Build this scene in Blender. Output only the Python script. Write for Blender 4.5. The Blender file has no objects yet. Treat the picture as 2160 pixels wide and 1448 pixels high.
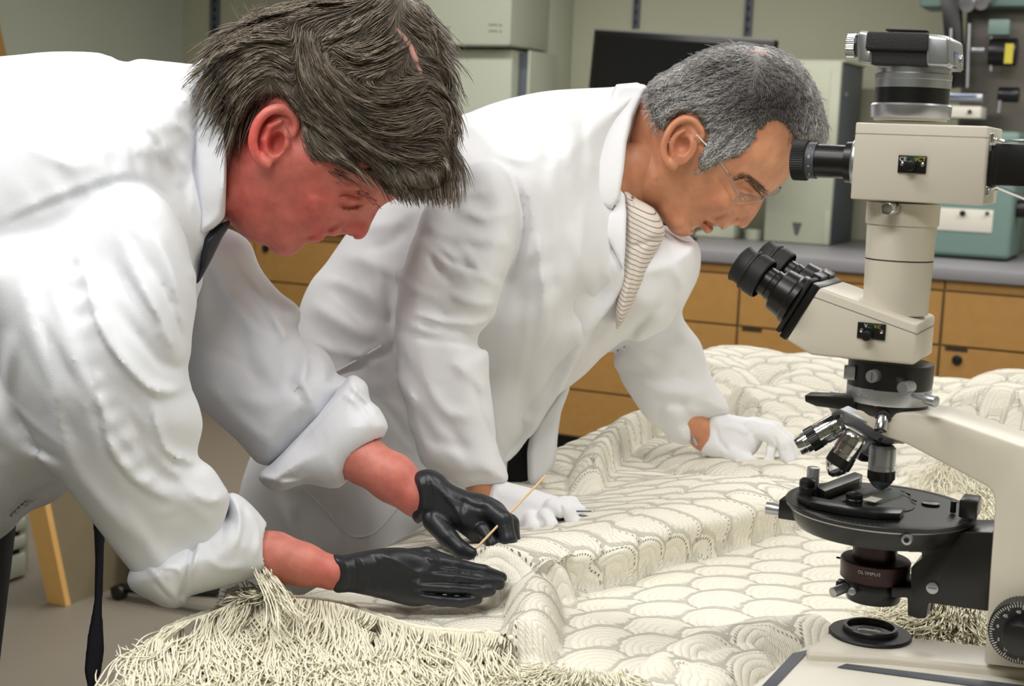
import bpy, bmesh, math, random
import numpy as np
from mathutils import Vector, Matrix
random.seed(7); rng = np.random.default_rng(7)
C = bpy.context.scene.collection
SC = bpy.context.scene

# ------------------------------------------------------------------ camera
YAW, PITCH, ROLL, FPX = 26.0, 8.0, 2.3, 3000.0
CAM = np.array([0.0, 0.0, 1.30])
def _basis():
    a, b, c = np.radians([YAW, PITCH, ROLL])
    f = np.array([-np.sin(a)*np.cos(b), np.cos(a)*np.cos(b), -np.sin(b)])
    r = np.array([np.cos(a), np.sin(a), 0.0]); u = np.cross(r, f)
    return f, np.cos(c)*r + np.sin(c)*u, np.cos(c)*u - np.sin(c)*r
FW, RT, UP = _basis()
def ray(px, py):
    return FW + (px-1080)/FPX*RT - (py-724)/FPX*UP
def P(px, py, d):
    return CAM + d*ray(px, py)
def on_y(px, py, Y):
    r = ray(px, py); return CAM + r*((Y-CAM[1])/r[1])
def on_x(px, py, X):
    r = ray(px, py); return CAM + r*((X-CAM[0])/r[0])
def on_z(px, py, Z):
    r = ray(px, py); return CAM + r*((Z-CAM[2])/r[2])
def proj(p):
    p = np.asarray(p)-CAM; z = p@FW
    return 1080+FPX*(p@RT)/z, 724-FPX*(p@UP)/z, z

cam_d = bpy.data.cameras.new('camera'); cam = bpy.data.objects.new('camera', cam_d); C.objects.link(cam)
cam_d.sensor_width = 36.0; cam_d.lens = FPX*36.0/2160.0
M = Matrix(((RT[0], UP[0], -FW[0], CAM[0]), (RT[1], UP[1], -FW[1], CAM[1]), (RT[2], UP[2], -FW[2], CAM[2]), (0, 0, 0, 1)))
cam.matrix_world = M
cam_d.clip_start = 0.05; cam_d.clip_end = 60
cam_d.dof.use_dof = True; cam_d.dof.focus_distance = 1.22; cam_d.dof.aperture_fstop = 13.0
SC.camera = cam

# ------------------------------------------------------------------ light and exposure
SC.view_settings.view_transform = 'Standard'; SC.view_settings.look = 'None'
SC.view_settings.gamma = 1.0; SC.view_settings.use_curve_mapping = False
SC.view_settings.exposure = -0.05
w = bpy.data.worlds.new('world'); SC.world = w; w.use_nodes = True
w.node_tree.nodes['Background'].inputs[0].default_value = (0.95, 0.97, 1.0, 1)
w.node_tree.nodes['Background'].inputs[1].default_value = 0.42
def area(name, loc, size, power, color=(1, 1, 1), target=None):
    l = bpy.data.lights.new(name, 'AREA'); l.shape = 'RECTANGLE'; l.size, l.size_y = size
    l.energy = power; l.color = color
    o = bpy.data.objects.new(name, l); C.objects.link(o); o.location = loc
    if target is not None:
        o.rotation_euler = (Vector(target)-Vector(loc)).to_track_quat('-Z', 'Y').to_euler()
    return o
area('ceiling_or_flash_light', (-1.3, 0.3, 2.62), (1.6, 0.30), 29, (1.0, .985, .95))
area('ceiling_or_flash_light', (0.9, 1.1, 2.62), (2.0, 0.30), 26, (1.0, .985, .95))
area('ceiling_or_flash_light', (-1.0, 3.4, 2.62), (2.4, 0.30), 46, (1.0, .985, .95))
area('ceiling_or_flash_light', (-2.6, 4.6, 2.62), (2.4, 0.30), 50, (1.0, .985, .95))
area('ceiling_or_flash_light', (.6, 4.9, 2.62), (2.4, 0.30), 46, (1.0, .985, .95))
area('ceiling_or_flash_light', (-0.25, -0.5, 2.55), (0.9, 0.3), 17, (1.0, .99, .97), P(900, 700, 1.3).tolist())  # added flash-like light above and behind the camera, not a ceiling fixture

# ------------------------------------------------------------------ materials
def srgb(c):
    c = [x/255.0 for x in c]
    return tuple([(x/12.92 if x <= .04045 else ((x+.055)/1.055)**2.4) for x in c])+(1.0,)
def mat(name, col, rough=.5, metal=0.0, noise=0.0, nscale=40, bump=0.0, bscale=200, sub=0.0, spec=.5, coat=0.0, alpha=None, trans=0.0, aniso=None):
    m = bpy.data.materials.new(name); m.use_nodes = True
    nt = m.node_tree; b = nt.nodes['Principled BSDF']
    col = srgb(col) if max(col) > 1 else tuple(col)+(1.0,)
    b.inputs['Base Color'].default_value = col
    b.inputs['Roughness'].default_value = rough; b.inputs['Metallic'].default_value = metal
    b.inputs['Specular IOR Level'].default_value = spec
    if coat: b.inputs['Coat Weight'].default_value = coat; b.inputs['Coat Roughness'].default_value = .15
    if sub:
        b.inputs['Subsurface Weight'].default_value = sub; b.inputs['Subsurface Scale'].default_value = .01
        b.inputs['Subsurface Radius'].default_value = (1.0, .3, .15)
    if trans: b.inputs['Transmission Weight'].default_value = trans
    if alpha is not None: b.inputs['Alpha'].default_value = alpha
    if noise or bump:
        tc = nt.nodes.new('ShaderNodeTexCoord')
        if noise:
            n = nt.nodes.new('ShaderNodeTexNoise'); n.inputs['Scale'].default_value = nscale; n.inputs['Detail'].default_value = 4
            nt.links.new(tc.outputs['Object'], n.inputs['Vector'])
            mx = nt.nodes.new('ShaderNodeMix'); mx.data_type = 'RGBA'
            mx.inputs[6].default_value = tuple([max(0, x*(1-noise)) for x in col[:3]])+(1,)
            mx.inputs[7].default_value = tuple([min(1, x*(1+noise)) for x in col[:3]])+(1,)
            nt.links.new(n.outputs['Fac'], mx.inputs[0]); nt.links.new(mx.outputs[2], b.inputs['Base Color'])
        if bump:
            n2 = nt.nodes.new('ShaderNodeTexNoise'); n2.inputs['Scale'].default_value = bscale; n2.inputs['Detail'].default_value = 3
            nt.links.new(tc.outputs['Object'], n2.inputs['Vector'])
            bp = nt.nodes.new('ShaderNodeBump'); bp.inputs['Strength'].default_value = bump; bp.inputs['Distance'].default_value = .001
            nt.links.new(n2.outputs['Fac'], bp.inputs['Height']); nt.links.new(bp.outputs['Normal'], b.inputs['Normal'])
    return m
MT = {}
MT['wall'] = mat('wall paint', (190, 190, 168), .85, noise=.03, nscale=6, bump=.15, bscale=120)
MT['wall_l'] = mat('pale wall paint', (196, 200, 184), .85, noise=.02, nscale=5)
MT['ceil'] = mat('ceiling tile', (220, 220, 215), .9)
MT['floor'] = mat('vinyl floor', (128, 120, 108), .45, noise=.07, nscale=60, bump=.05)
MT['wood'] = mat('maple laminate', (166, 124, 66), .5, noise=.12, nscale=25)
MT['woodlight'] = mat('light maple edge', (226, 178, 108), .45, noise=.08, nscale=20)
MT['woodgrey'] = mat('dull wood panel', (128, 116, 92), .6, noise=.12, nscale=14)
MT['dark'] = mat('black gap', (18, 17, 16), .7)
MT['counter'] = mat('grey worktop', (132, 130, 134), .4, noise=.08, nscale=150)
MT['beige'] = mat('beige enamel', (206, 199, 184), .38, spec=.45, noise=.015, nscale=200, bump=.03, bscale=900)
MT['beige2'] = mat('pale beige enamel', (214, 209, 197), .4, noise=.015, nscale=200)
MT['black'] = mat('black enamel', (16, 16, 17), .34, noise=.2, nscale=90)
MT['rubber'] = mat('black rubber', (22, 22, 23), .6)
MT['leather'] = mat('black leatherette', (27, 27, 29), .55, bump=.7, bscale=1500)
MT['satin'] = mat('satin aluminium', (178, 180, 186), .32, metal=.85)
MT['chrome'] = mat('chrome', (214, 216, 220), .14, metal=1.0)
MT['maroon'] = mat('dark anodised aluminium', (52, 30, 32), .38, metal=.4)
MT['white_ink'] = mat('white ink', (226, 226, 222), .6)
MT['green_ink'] = mat('green ink', (40, 112, 74), .6)
MT['yellow_ink'] = mat('yellow ink', (196, 182, 60), .6)
MT['red_ink'] = mat('red ink', (214, 44, 34), .5)
MT['blue_ink'] = mat('blue ink', (40, 86, 150), .5)
MT['grey_ink'] = mat('grey ink', (96, 98, 96), .6)
MT['slate'] = mat('dark grey inlay', (72, 76, 84), .5, noise=.05)
MT['teal'] = mat('grey green enamel', (112, 136, 130), .45, noise=.03, nscale=20)
MT['darkgrey'] = mat('brownish grey housing', (104, 98, 90), .5)
MT['cream'] = mat('cream plastic', (198, 201, 180), .5, noise=.015)
MT['cream2'] = mat('cream instrument enamel', (190, 194, 176), .5, noise=.015)
MT['greyplastic'] = mat('cool grey casing', (92, 98, 108), .5)
MT['screen'] = mat('switched off screen', (14, 15, 18), .18)
MT['glass'] = mat('glass', (1., 1., 1.), .03, trans=1.0)
MT['glass'].node_tree.nodes['Principled BSDF'].inputs['Alpha'].default_value = .35

# ------------------------------------------------------------------ object helpers
def empty(name, loc=(0, 0, 0), label=None, cat=None, group=None, kind=None):
    o = bpy.data.objects.new(name, None); C.objects.link(o); o.location = tuple(float(x) for x in loc)
    o.empty_display_size = .05
    return tag(o, label, cat, group, kind)
def tag(o, label=None, cat=None, group=None, kind=None):
    if label: o['label'] = label
    if cat: o['category'] = cat
    if group: o['group'] = group
    if kind: o['kind'] = kind
    return o
def root_loc(p):
    l = np.zeros(3)
    while p is not None:
        l += np.array(p.location); p = p.parent
    return l
def mesh_obj(name, V, F, material, parent=None, smooth=False, label=None, kind=None, autosmooth=None):
    """V world coordinates (n,3); F list / array of faces"""
    V = np.asarray(V, dtype=np.float64)
    if parent is not None: V = V-root_loc(parent)
    me = bpy.data.meshes.new(name)
    if isinstance(F, np.ndarray) and F.ndim == 2:
        nf, k = F.shape
        me.vertices.add(len(V)); me.vertices.foreach_set('co', V.astype(np.float32).ravel())
        me.loops.add(nf*k); me.loops.foreach_set('vertex_index', F.astype(np.int32).ravel())
        me.polygons.add(nf); me.polygons.foreach_set('loop_start', np.arange(0, nf*k, k, dtype=np.int32))
        me.polygons.foreach_set('loop_total', np.full(nf, k, dtype=np.int32))
        me.update(calc_edges=True); me.validate()
    else:
        me.from_pydata([tuple(v) for v in V], [], [tuple(int(i) for i in f) for f in F]); me.update()
    if smooth: me.polygons.foreach_set('use_smooth', [True]*len(me.polygons))
    me.materials.append(MT[material] if isinstance(material, str) else material)
    o = bpy.data.objects.new(name, me); C.objects.link(o)
    if parent is not None: o.parent = parent
    if label: o['label'] = label
    if kind: o['kind'] = kind
    return o
class Bm:
    """collects hard-surface shapes in world coordinates, links as one mesh"""
    def __init__(s): s.b = bmesh.new()
    def _verts(s, n0): s.b.verts.ensure_lookup_table(); return s.b.verts[n0:]
    def box(s, lo, hi, bev=0.0, seg=2, M4=None):
        lo = np.array(lo, float); hi = np.array(hi, float)
        t = bmesh.new(); bmesh.ops.create_cube(t, size=1.0)
        for v in t.verts: v.co = Vector((lo+hi)/2+np.array(v.co)*(hi-lo))
        for f in t.faces: f.smooth = False
        if bev:
            for f in bmesh.ops.bevel(t, geom=t.edges[:], offset=bev, segments=seg, affect='EDGES', profile=.5)['faces']: f.smooth = True
        if M4 is not None: bmesh.ops.transform(t, matrix=M4, verts=t.verts)
        s._merge(t); return s
    def _merge(s, t):
        me = bpy.data.meshes.new('tmp'); t.to_mesh(me); t.free(); s.b.from_mesh(me); bpy.data.meshes.remove(me)
    def prism(s, pts, off, bev=0.0, seg=2):
        """pts world coords ring, extruded by vector off"""
        t = bmesh.new(); a = [t.verts.new(tuple(p)) for p in pts]; b = [t.verts.new(tuple(np.array(p)+np.array(off))) for p in pts]
        n = len(a); t.faces.new(a); t.faces.new(b[::-1])
        for i in range(n): t.faces.new((a[i], b[i], b[(i+1) % n], a[(i+1) % n]))
        bmesh.ops.recalc_face_normals(t, faces=t.faces)
        for f in t.faces: f.smooth = False
        if bev:
            for f in bmesh.ops.bevel(t, geom=t.edges[:], offset=bev, segments=seg, affect='EDGES', profile=.5)['faces']: f.smooth = True
        s._merge(t); return s
    def lathe(s, p0, axis, prof, n=48, cap=True):
        """prof list of (t along axis, radius)"""
        ax = Vector(axis).normalized(); q = ax.to_track_quat('Z', 'Y')
        t = bmesh.new(); rings = []
        for (h, r) in prof:
            c = Vector(tuple(p0))+ax*h; ring = []
            for i in range(n):
                a = 2*math.pi*i/n; ring.append(t.verts.new(c+q @ Vector((r*math.cos(a), r*math.sin(a), 0))))
            rings.append(ring)
        for a, b in zip(rings[:-1], rings[1:]):
            for i in range(n): t.faces.new((a[i], a[(i+1) % n], b[(i+1) % n], b[i]))
        for f in t.faces: f.smooth = True
        if cap: t.faces.new(rings[0][::-1]); t.faces.new(rings[-1])
        bmesh.ops.recalc_face_normals(t, faces=t.faces)
        s._merge(t); return s
    def cyl(s, a, b, r, r2=None, n=32, bev=0.0):
        a = np.array(a, float); b = np.array(b, float); L = np.linalg.norm(b-a); r2 = r if r2 is None else r2
        if bev: prof = [(0, r-bev), (bev*.3, r-bev*.3), (bev, r), (L-bev, r2), (L-bev*.3, r2-bev*.3), (L, r2-bev)]
        else: prof = [(0, r), (L, r2)]
        return s.lathe(a, b-a, prof, n)
    def knurl(s, a, b, r, n=60, depth=.0006):
        a = np.array(a, float); b = np.array(b, float); ax = Vector(tuple(b-a)).normalized(); q = ax.to_track_quat('Z', 'Y')
        t = bmesh.new(); rings = []
        for c, k in ((a, .96), (a+(b-a)*.06, 1.), (a+(b-a)*.94, 1.), (b, .96)):
            ring = []
            for i in range(n*2):
                rr = (r-(depth if i % 2 else 0))*k; an = math.pi*i/n
                ring.append(t.verts.new(Vector(tuple(c))+q @ Vector((rr*math.cos(an), rr*math.sin(an), 0))))
            rings.append(ring)
        for u, v in zip(rings[:-1], rings[1:]):
            for i in range(2*n): t.faces.new((u[i], u[(i+1) % (2*n)], v[(i+1) % (2*n)], v[i]))
        t.faces.new(rings[0][::-1]); t.faces.new(rings[-1])
        bmesh.ops.recalc_face_normals(t, faces=t.faces); s._merge(t); return s
    def tube(s, pts, r, n=8):
        """pts world polyline"""
        pts = [Vector(tuple(p)) for p in pts]; t = bmesh.new(); rings = []
        for i, p in enumerate(pts):
            d = (pts[min(i+1, len(pts)-1)]-pts[max(i-1, 0)]).normalized(); q = d.to_track_quat('Z', 'Y')
            rr = r[i] if hasattr(r, '__len__') else r
            rings.append([t.verts.new(p+q @ Vector((rr*math.cos(2*math.pi*k/n), rr*math.sin(2*math.pi*k/n), 0))) for k in range(n)])
        for a, b in zip(rings[:-1], rings[1:]):
            best = min(range(n), key=lambda k: (a[0].co-b[k].co).length)
            b[:] = b[best:]+b[:best]
            for i in range(n): t.faces.new((a[i], a[(i+1) % n], b[(i+1) % n], b[i])).smooth = True
        t.faces.new(rings[0][::-1]); t.faces.new(rings[-1])
        bmesh.ops.recalc_face_normals(t, faces=t.faces); s._merge(t); return s
    def build(s, name, material, parent=None, label=None, kind=None, smooth=True, angle=35):
        if parent is not None:
            bmesh.ops.translate(s.b, vec=Vector(tuple(-root_loc(parent))), verts=s.b.verts)
        me = bpy.data.meshes.new(name); s.b.to_mesh(me); s.b.free()
        if smooth:
            me.set_sharp_from_angle(angle=math.radians(angle))
        me.materials.append(MT[material] if isinstance(material, str) else material)
        o = bpy.data.objects.new(name, me); C.objects.link(o)
        if parent is not None: o.parent = parent
        if label: o['label'] = label
        if kind: o['kind'] = kind
        return o
def text_mesh(name, s, centre, xdir, updir, height, material, parent, depth=.0003):
    cu = bpy.data.curves.new(name, 'FONT'); cu.body = s; cu.size = 1.0; cu.align_x = 'CENTER'; cu.align_y = 'CENTER'; cu.extrude = 0
    to = bpy.data.objects.new('t', cu); C.objects.link(to)
    dg = bpy.context.evaluated_depsgraph_get(); me = bpy.data.meshes.new_from_object(to.evaluated_get(dg))
    bpy.data.objects.remove(to); bpy.data.curves.remove(cu)
    x = Vector(tuple(xdir)).normalized(); u = Vector(tuple(updir)).normalized(); n = x.cross(u)
    k = height/.7
    R = Matrix((x, u, n)).transposed().to_4x4()
    me.transform(Matrix.Translation(Vector(tuple(centre-root_loc(parent)))+n*depth) @ R @ Matrix.Scale(k, 4))
    me.materials.clear(); me.materials.append(MT[material]); me.name = name
    o = bpy.data.objects.new(name, me); C.objects.link(o); o.parent = parent
    return o

# ================================================================== implicit modelling (bodies, cloth)
def smooth_poly(pts, n=4, closed=True):
    """Catmull-Rom through pts"""
    p = np.array(pts, float); N = len(p); out = []
    R = range(N) if closed else range(N-1)
    for i in R:
        if closed: a, b, c, d = p[i-1], p[i], p[(i+1) % N], p[(i+2) % N]
        else: a, b, c, d = p[max(i-1, 0)], p[i], p[i+1], p[min(i+2, N-1)]
        for k in range(n):
            t = k/n
            out.append(.5*((2*b)+(-a+c)*t+(2*a-5*b+4*c-d)*t*t+(-a+3*b-3*c+d)*t**3))
    if not closed: out.append(p[-1])
    return np.array(out)
def seg_dist(X, Y, pts, closed=False):
    """distance in 2D to polyline, with nearest parameter (index+frac)"""
    D = np.full(X.shape, 1e9, np.float32); T = np.zeros(X.shape, np.float32)
    n = len(pts); R = range(n) if closed else range(n-1)
    for i in R:
        a = pts[i]; b = pts[(i+1) % n]; ab = b-a; L = ab@ab+1e-9
        t = np.clip(((X-a[0])*ab[0]+(Y-a[1])*ab[1])/L, 0, 1)
        d = np.hypot(X-a[0]-t*ab[0], Y-a[1]-t*ab[1]); m = d < D
        D = np.where(m, d, D); T = np.where(m, i+t, T)
    return D, T
def inside(X, Y, pts):
    c = np.zeros(X.shape, bool); n = len(pts)
    for i in range(n):
        x0, y0 = pts[i]; x1, y1 = pts[(i+1) % n]
        if y0 == y1: continue
        m = ((y0 > Y) != (y1 > Y)) & (X < (x1-x0)*(Y-y0)/(y1-y0)+x0); c ^= m
    return c
class Vol:
    """implicit field in a local frame: x, y follow two world directions, z the third; lengths in 1/3000 of d0"""
    def __init__(s, lo, hi, step, d0):
        s.d0 = d0; s.step = step
        s.x = np.arange(lo[0], hi[0]+step, step, dtype=np.float32); s.y = np.arange(lo[1], hi[1]+step, step, dtype=np.float32); s.z = np.arange(lo[2], hi[2]+step, step, dtype=np.float32)
        s.F = np.full((len(s.x), len(s.y), len(s.z)), 60., np.float32)
    def _sl(s, lo, hi):
        r = []
        for ax, a, b in ((s.x, lo[0], hi[0]), (s.y, lo[1], hi[1]), (s.z, lo[2], hi[2])):
            i = int(np.searchsorted(ax, a)); j = int(np.searchsorted(ax, b))
            if j <= i: return None
            r.append(slice(i, j))
        return tuple(r)
    def _mix(s, sl, f, k, sub):
        a = s.F[sl]
        if sub:
            if k <= 0: s.F[sl] = np.maximum(a, -f); return
            h = np.clip(.5-.5*(a+f)/k, 0, 1); s.F[sl] = a*(1-h)-f*h+k*h*(1-h)
        else:
            if k <= 0: s.F[sl] = np.minimum(a, f); return
            h = np.clip(.5+.5*(a-f)/k, 0, 1); s.F[sl] = a*(1-h)+f*h-k*h*(1-h)
    def cap(s, pts, k=8, sub=False, flat=1.0):
        """chain of tapering limbs; pts (x,y,z,r)"""
        pts = [tuple(map(float, p)) for p in pts]
        for a, b in zip(pts[:-1], pts[1:]):
            r = max(a[3], b[3])+k+2*s.step
            sl = s._sl([min(a[i], b[i])-r for i in range(3)], [max(a[i], b[i])+r for i in range(3)])
            if sl is None: continue
            X = s.x[sl[0]][:, None, None]; Y = s.y[sl[1]][None, :, None]; Z = s.z[sl[2]][None, None, :]
            d = np.array(b[:3])-np.array(a[:3]); L = d@d+1e-6
            t = np.clip(((X-a[0])*d[0]+(Y-a[1])*d[1]+(Z-a[2])*d[2])/L, 0, 1)
            f = np.sqrt((X-a[0]-t*d[0])**2+(Y-a[1]-t*d[1])**2+((Z-a[2]-t*d[2])/flat)**2)-(a[3]+(b[3]-a[3])*t)
            s._mix(sl, f.astype(np.float32), k, sub)
    def ell(s, c, r, k=8, sub=False, rot=0.0):
        R = max(r)+k+2*s.step; sl = s._sl([c[i]-R for i in range(3)], [c[i]+R for i in range(3)])
        if sl is None: return
        X = s.x[sl[0]][:, None, None]-c[0]; Y = s.y[sl[1]][None, :, None]-c[1]; Z = s.z[sl[2]][None, None, :]-c[2]
        ca, sa = math.cos(math.radians(rot)), math.sin(math.radians(rot))
        U = X*ca+Y*sa; W = -X*sa+Y*ca
        k0 = np.sqrt((U/r[0])**2+(W/r[1])**2+(Z/r[2])**2); k1 = np.sqrt((U/r[0]**2)**2+(W/r[1]**2)**2+(Z/r[2]**2)**2)+1e-6
        s._mix(sl, (k0*(k0-1)/k1).astype(np.float32), k, sub)
    def puff(s, poly, axis, B, k=10, sm=4, folds=(), amp=1.0, sub=False, power=2.0, back=None, edge_noise=0):
        """rounded solid whose outline is poly; axis [(x,y,z,R)...] gives the middle depth and half thickness"""
        pts = smooth_poly(poly, sm) if sm > 1 else np.array(poly, float)
        lo = pts.min(0)-k-2*s.step-8; hi = pts.max(0)+k+2*s.step+8
        i0, i1 = np.searchsorted(s.x, lo[0]), np.searchsorted(s.x, hi[0]); j0, j1 = np.searchsorted(s.y, lo[1]), np.searchsorted(s.y, hi[1])
        X, Y = np.meshgrid(s.x[i0:i1], s.y[j0:j1], indexing='ij')
        D, _ = seg_dist(X, Y, pts, True); ins = inside(X, Y, pts); sd = np.where(ins, D, -D)
        ax = np.array(axis, float)
        if len(ax) == 1: c = np.full(X.shape, ax[0, 2]); R = np.full(X.shape, ax[0, 3])
        else:
            # blend of the axis samples by distance
            Wt = np.zeros(X.shape); c = np.zeros(X.shape); R = np.zeros(X.shape)
            q = smooth_poly(ax, 4, False)
            for (x_, y_, z_, r_) in q:
                w_ = 1.0/(((X-x_)**2+(Y-y_)**2+300.)**1.6); Wt += w_; c += w_*z_; R += w_*r_
            c /= Wt; R /= Wt
        disp = np.zeros(X.shape)
        for fo in folds:
            st, a_, r_ = fo[:3]; q = smooth_poly(st, 5, False); dd, tt = seg_dist(X, Y, q)
            tn = tt/(len(q)-1); fade = np.clip(np.minimum(tn, 1-tn)*5+.15, 0, 1)
            if len(fo) > 3:   # one-sided step: sharp on one side
                # signed side
                sg = np.zeros(X.shape); best = np.full(X.shape, 1e9)
                for u, v in zip(q[:-1], q[1:]):
                    e = v-u; L = e@e+1e-6; t_ = np.clip(((X-u[0])*e[0]+(Y-u[1])*e[1])/L, 0, 1)
                    dx = X-u[0]-t_*e[0]; dy = Y-u[1]-t_*e[1]; d_ = dx*dx+dy*dy; m = d_ < best
                    best = np.where(m, d_, best); sg = np.where(m, np.sign(e[0]*dy-e[1]*dx), sg)
                rr = np.where(sg*fo[3] > 0, r_, r_*.22)
            else: rr = r_
            disp += a_*np.exp(-(dd/rr)**2)*fade
        Z = s.z[None, None, :]
        q = np.clip(1-sd/B, 0, None)[:, :, None]; wz = (Z-c[:, :, None])/R[:, :, None]
        g = (q**power+np.abs(wz)**power)**(1/power)
        G = np.sqrt((q/B)**2+(wz/R[:, :, None])**2)+1e-4
        f = np.clip((g-1)*np.maximum(g, .35)/G, -80, 80)
        wt = np.clip(.5-wz*1.3, 0, 1)
        f = f-disp[:, :, None]*amp*wt*np.clip(sd/ (B*.35)+.25, 0, 1)[:, :, None]
        sl = (slice(i0, i1), slice(j0, j1), slice(0, len(s.z)))
        s._mix(sl, f.astype(np.float32), k, sub)
    def carve_plane_noise(s, amp, freq, seed=0):
        r_ = np.random.default_rng(seed); ph = r_.uniform(0, 6.28, (6,)); dr = r_.normal(size=(6, 3)); dr /= np.linalg.norm(dr, axis=1)[:, None]
        X = s.x[:, None, None]; Y = s.y[None, :, None]; Z = s.z[None, None, :]
        for i in range(6): s.F += (amp*np.sin(freq*(1+.35*i)*(dr[i, 0]*X+dr[i, 1]*Y+dr[i, 2]*Z)+ph[i])/(1+.4*i)).astype(np.float32)
    def front(s, x, y):
        i = int(np.clip(round((x-s.x[0])/s.step), 0, len(s.x)-1)); j = int(np.clip(round((y-s.y[0])/s.step), 0, len(s.y)-1))
        col = s.F[i, j]; m = np.where(col < 0)[0]
        return float(s.z[m[0]]) if len(m) else None
    def mesh(s, smooth=2):
        F = s.F; F[0] = np.maximum(F[0], 1); F[-1] = np.maximum(F[-1], 1); F[:, 0] = np.maximum(F[:, 0], 1); F[:, -1] = np.maximum(F[:, -1], 1); F[:, :, 0] = np.maximum(F[:, :, 0], 1); F[:, :, -1] = np.maximum(F[:, :, -1], 1)
        S_ = F < 0
        cnt = np.zeros(tuple(n-1 for n in F.shape), np.int8)
        cor = [(a, b, c) for a in (0, 1) for b in (0, 1) for c in (0, 1)]
        nx, ny, nz = cnt.shape
        for a, b, c in cor: cnt += S_[a:a+nx, b:b+ny, c:c+nz]
        act = np.argwhere((cnt > 0) & (cnt < 8)); idx = np.full(cnt.shape, -1, np.int32); idx[tuple(act.T)] = np.arange(len(act))
        i, j, k = act.T
        vals = {c: F[i+c[0], j+c[1], k+c[2]] for c in cor}
        acc = np.zeros((len(act), 3)); n = np.zeros(len(act))
        for c in cor:
            for ax in range(3):
                if c[ax] == 0:
                    d = list(c); d[ax] = 1; d = tuple(d); fa, fb = vals[c], vals[d]; m = (fa < 0) != (fb < 0)
                    t = np.where(m, fa/(fa-fb+1e-12), 0)
                    p = np.tile(np.array(c, float), (len(act), 1)); p[:, ax] = t
                    acc[m] += p[m]; n[m] += 1
        V = act+acc/n[:, None]
        faces = []
        for ax in range(3):
            o = [0, 1, 2]; o.remove(ax); b, c = o
            sl0 = [slice(None)]*3; sl1 = [slice(None)]*3; sl0[ax] = slice(0, -1); sl1[ax] = slice(1, None)
            A = S_[tuple(sl0)]; B = S_[tuple(sl1)]
            for inv in (False, True):
                e = np.argwhere((A & ~B) if not inv else (~A & B))
                e = e[(e[:, b] > 0) & (e[:, c] > 0) & (e[:, b] < cnt.shape[b]) & (e[:, c] < cnt.shape[c])]
                q = []
                for db, dc in ((1, 1), (0, 1), (0, 0), (1, 0)):
                    g = e.copy(); g[:, b] -= db; g[:, c] -= dc; q.append(idx[tuple(g.T)])
                q = np.stack(q, 1)
                flip = (ax == 1) ^ inv
                faces.append(q[:, ::-1] if flip else q)
        Fc = np.concatenate(faces)
        for _ in range(smooth):
            s_ = np.zeros_like(V); m = np.zeros(len(V))
            for a in range(4):
                u = Fc[:, a]; v = Fc[:, (a+1) % 4]
                for q in range(3): s_[:, q] += np.bincount(u, V[v, q], len(V))+np.bincount(v, V[u, q], len(V))
                m += np.bincount(u, minlength=len(V))+np.bincount(v, minlength=len(V))
            V = V*.4+.6*s_/m[:, None]
        V = np.stack([s.x[0]+V[:, 0]*s.step, s.y[0]+V[:, 1]*s.step, s.z[0]+V[:, 2]*s.step], 1)
        return V, Fc
def L2W(V, d0):
    """local modelling frame -> world"""
    V = np.asarray(V, float); d = d0*(1+V[:, 2]/FPX)
    return CAM+d[:, None]*(FW+((V[:, 0]-1080)/FPX)[:, None]*RT-((V[:, 1]-724)/FPX)[:, None]*UP)
def vol_obj(vol, name, material, parent, smooth=2, label=None, post=None):
    V, F = vol.mesh(smooth)
    o = mesh_obj(name, L2W(V, vol.d0), F[:, ::-1], material, parent, smooth=True, label=label)
    if post is not None: post(o, V)
    return o, V, F
def paint(o, vals, name='tint'):
    a = o.data.attributes.new(name, 'FLOAT', 'POINT'); a.data.foreach_set('value', np.asarray(vals, np.float32))

# ================================================================== room
YB = 6.75                                  # back wall
YC = 5.35                                 # counter front
XL = on_y(385, 60, YB)[0]                 # left wall
XR = 2.6
H = 2.75
def structure(name, lo, hi, m):
    o = Bm().box(lo, hi).build(name, m, smooth=False); o['kind'] = 'structure'; return o
structure('floor', (XL-.1, -2.6, -.08), (XR+.1, YB+.1, 0), 'floor')
structure('ceiling', (XL-.1, -2.6, H), (XR+.1, YB+.1, H+.08), 'ceil')
structure('wall_back', (XL-.1, YB, 0), (XR+.1, YB+.1, H), 'wall')
structure('wall_left', (XL-.1, -2.6, 0), (XL, YB, H), 'wall_l')
structure('wall_right', (XR, -2.6, 0), (XR+.1, YB, H), 'wall')
structure('wall_front', (XL-.1, -2.7, 0), (XR+.1, -2.6, H), 'wall')
structure('baseboard_left', (XL, -2.6, 0), (XL+.012, YB, .1), 'dark')
# shelf standards screwed to the wall (slotted metal strips)
def standard(px, py0, py1, wpx, label):
    a = on_y(px, py0, YB-.012); b = on_y(px+wpx, py0, YB-.012); zb = on_y(px, py1, YB-.012)[2]
    t = empty('shelf_standard', (a[0], YB, zb), label, 'shelf bracket', 'slotted shelf standards on the back wall')
    W = b[0]-a[0]; zt = 2.6
    m = Bm(); m.box((a[0], YB-.014, zb), (a[0]+W*.3, YB, zt)); m.box((a[0]+W*.7, YB-.014, zb), (a[0]+W, YB, zt))
    m.box((a[0], YB-.004, zb), (b[0], YB-.001, zt)); m.build('channel', 'greyplastic', t, smooth=False)
    s = Bm(); z = zb+.02
    while z < zt: s.box((a[0]+W*.38, YB-.0085, z), (a[0]+W*.62, YB-.0045, z+.022)); z += .05
    s.build('slots', 'dark', t, smooth=False, kind='stuff')
standard(443, 0, 87, 19, 'slotted grey shelf standard on the wall behind the brown hair')
standard(1336, 0, 60, 14, 'slotted grey shelf standard ending behind the dark monitor')
standard(1572, 0, 76, 16, 'slotted grey shelf standard above right corner of the monitor')

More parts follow.
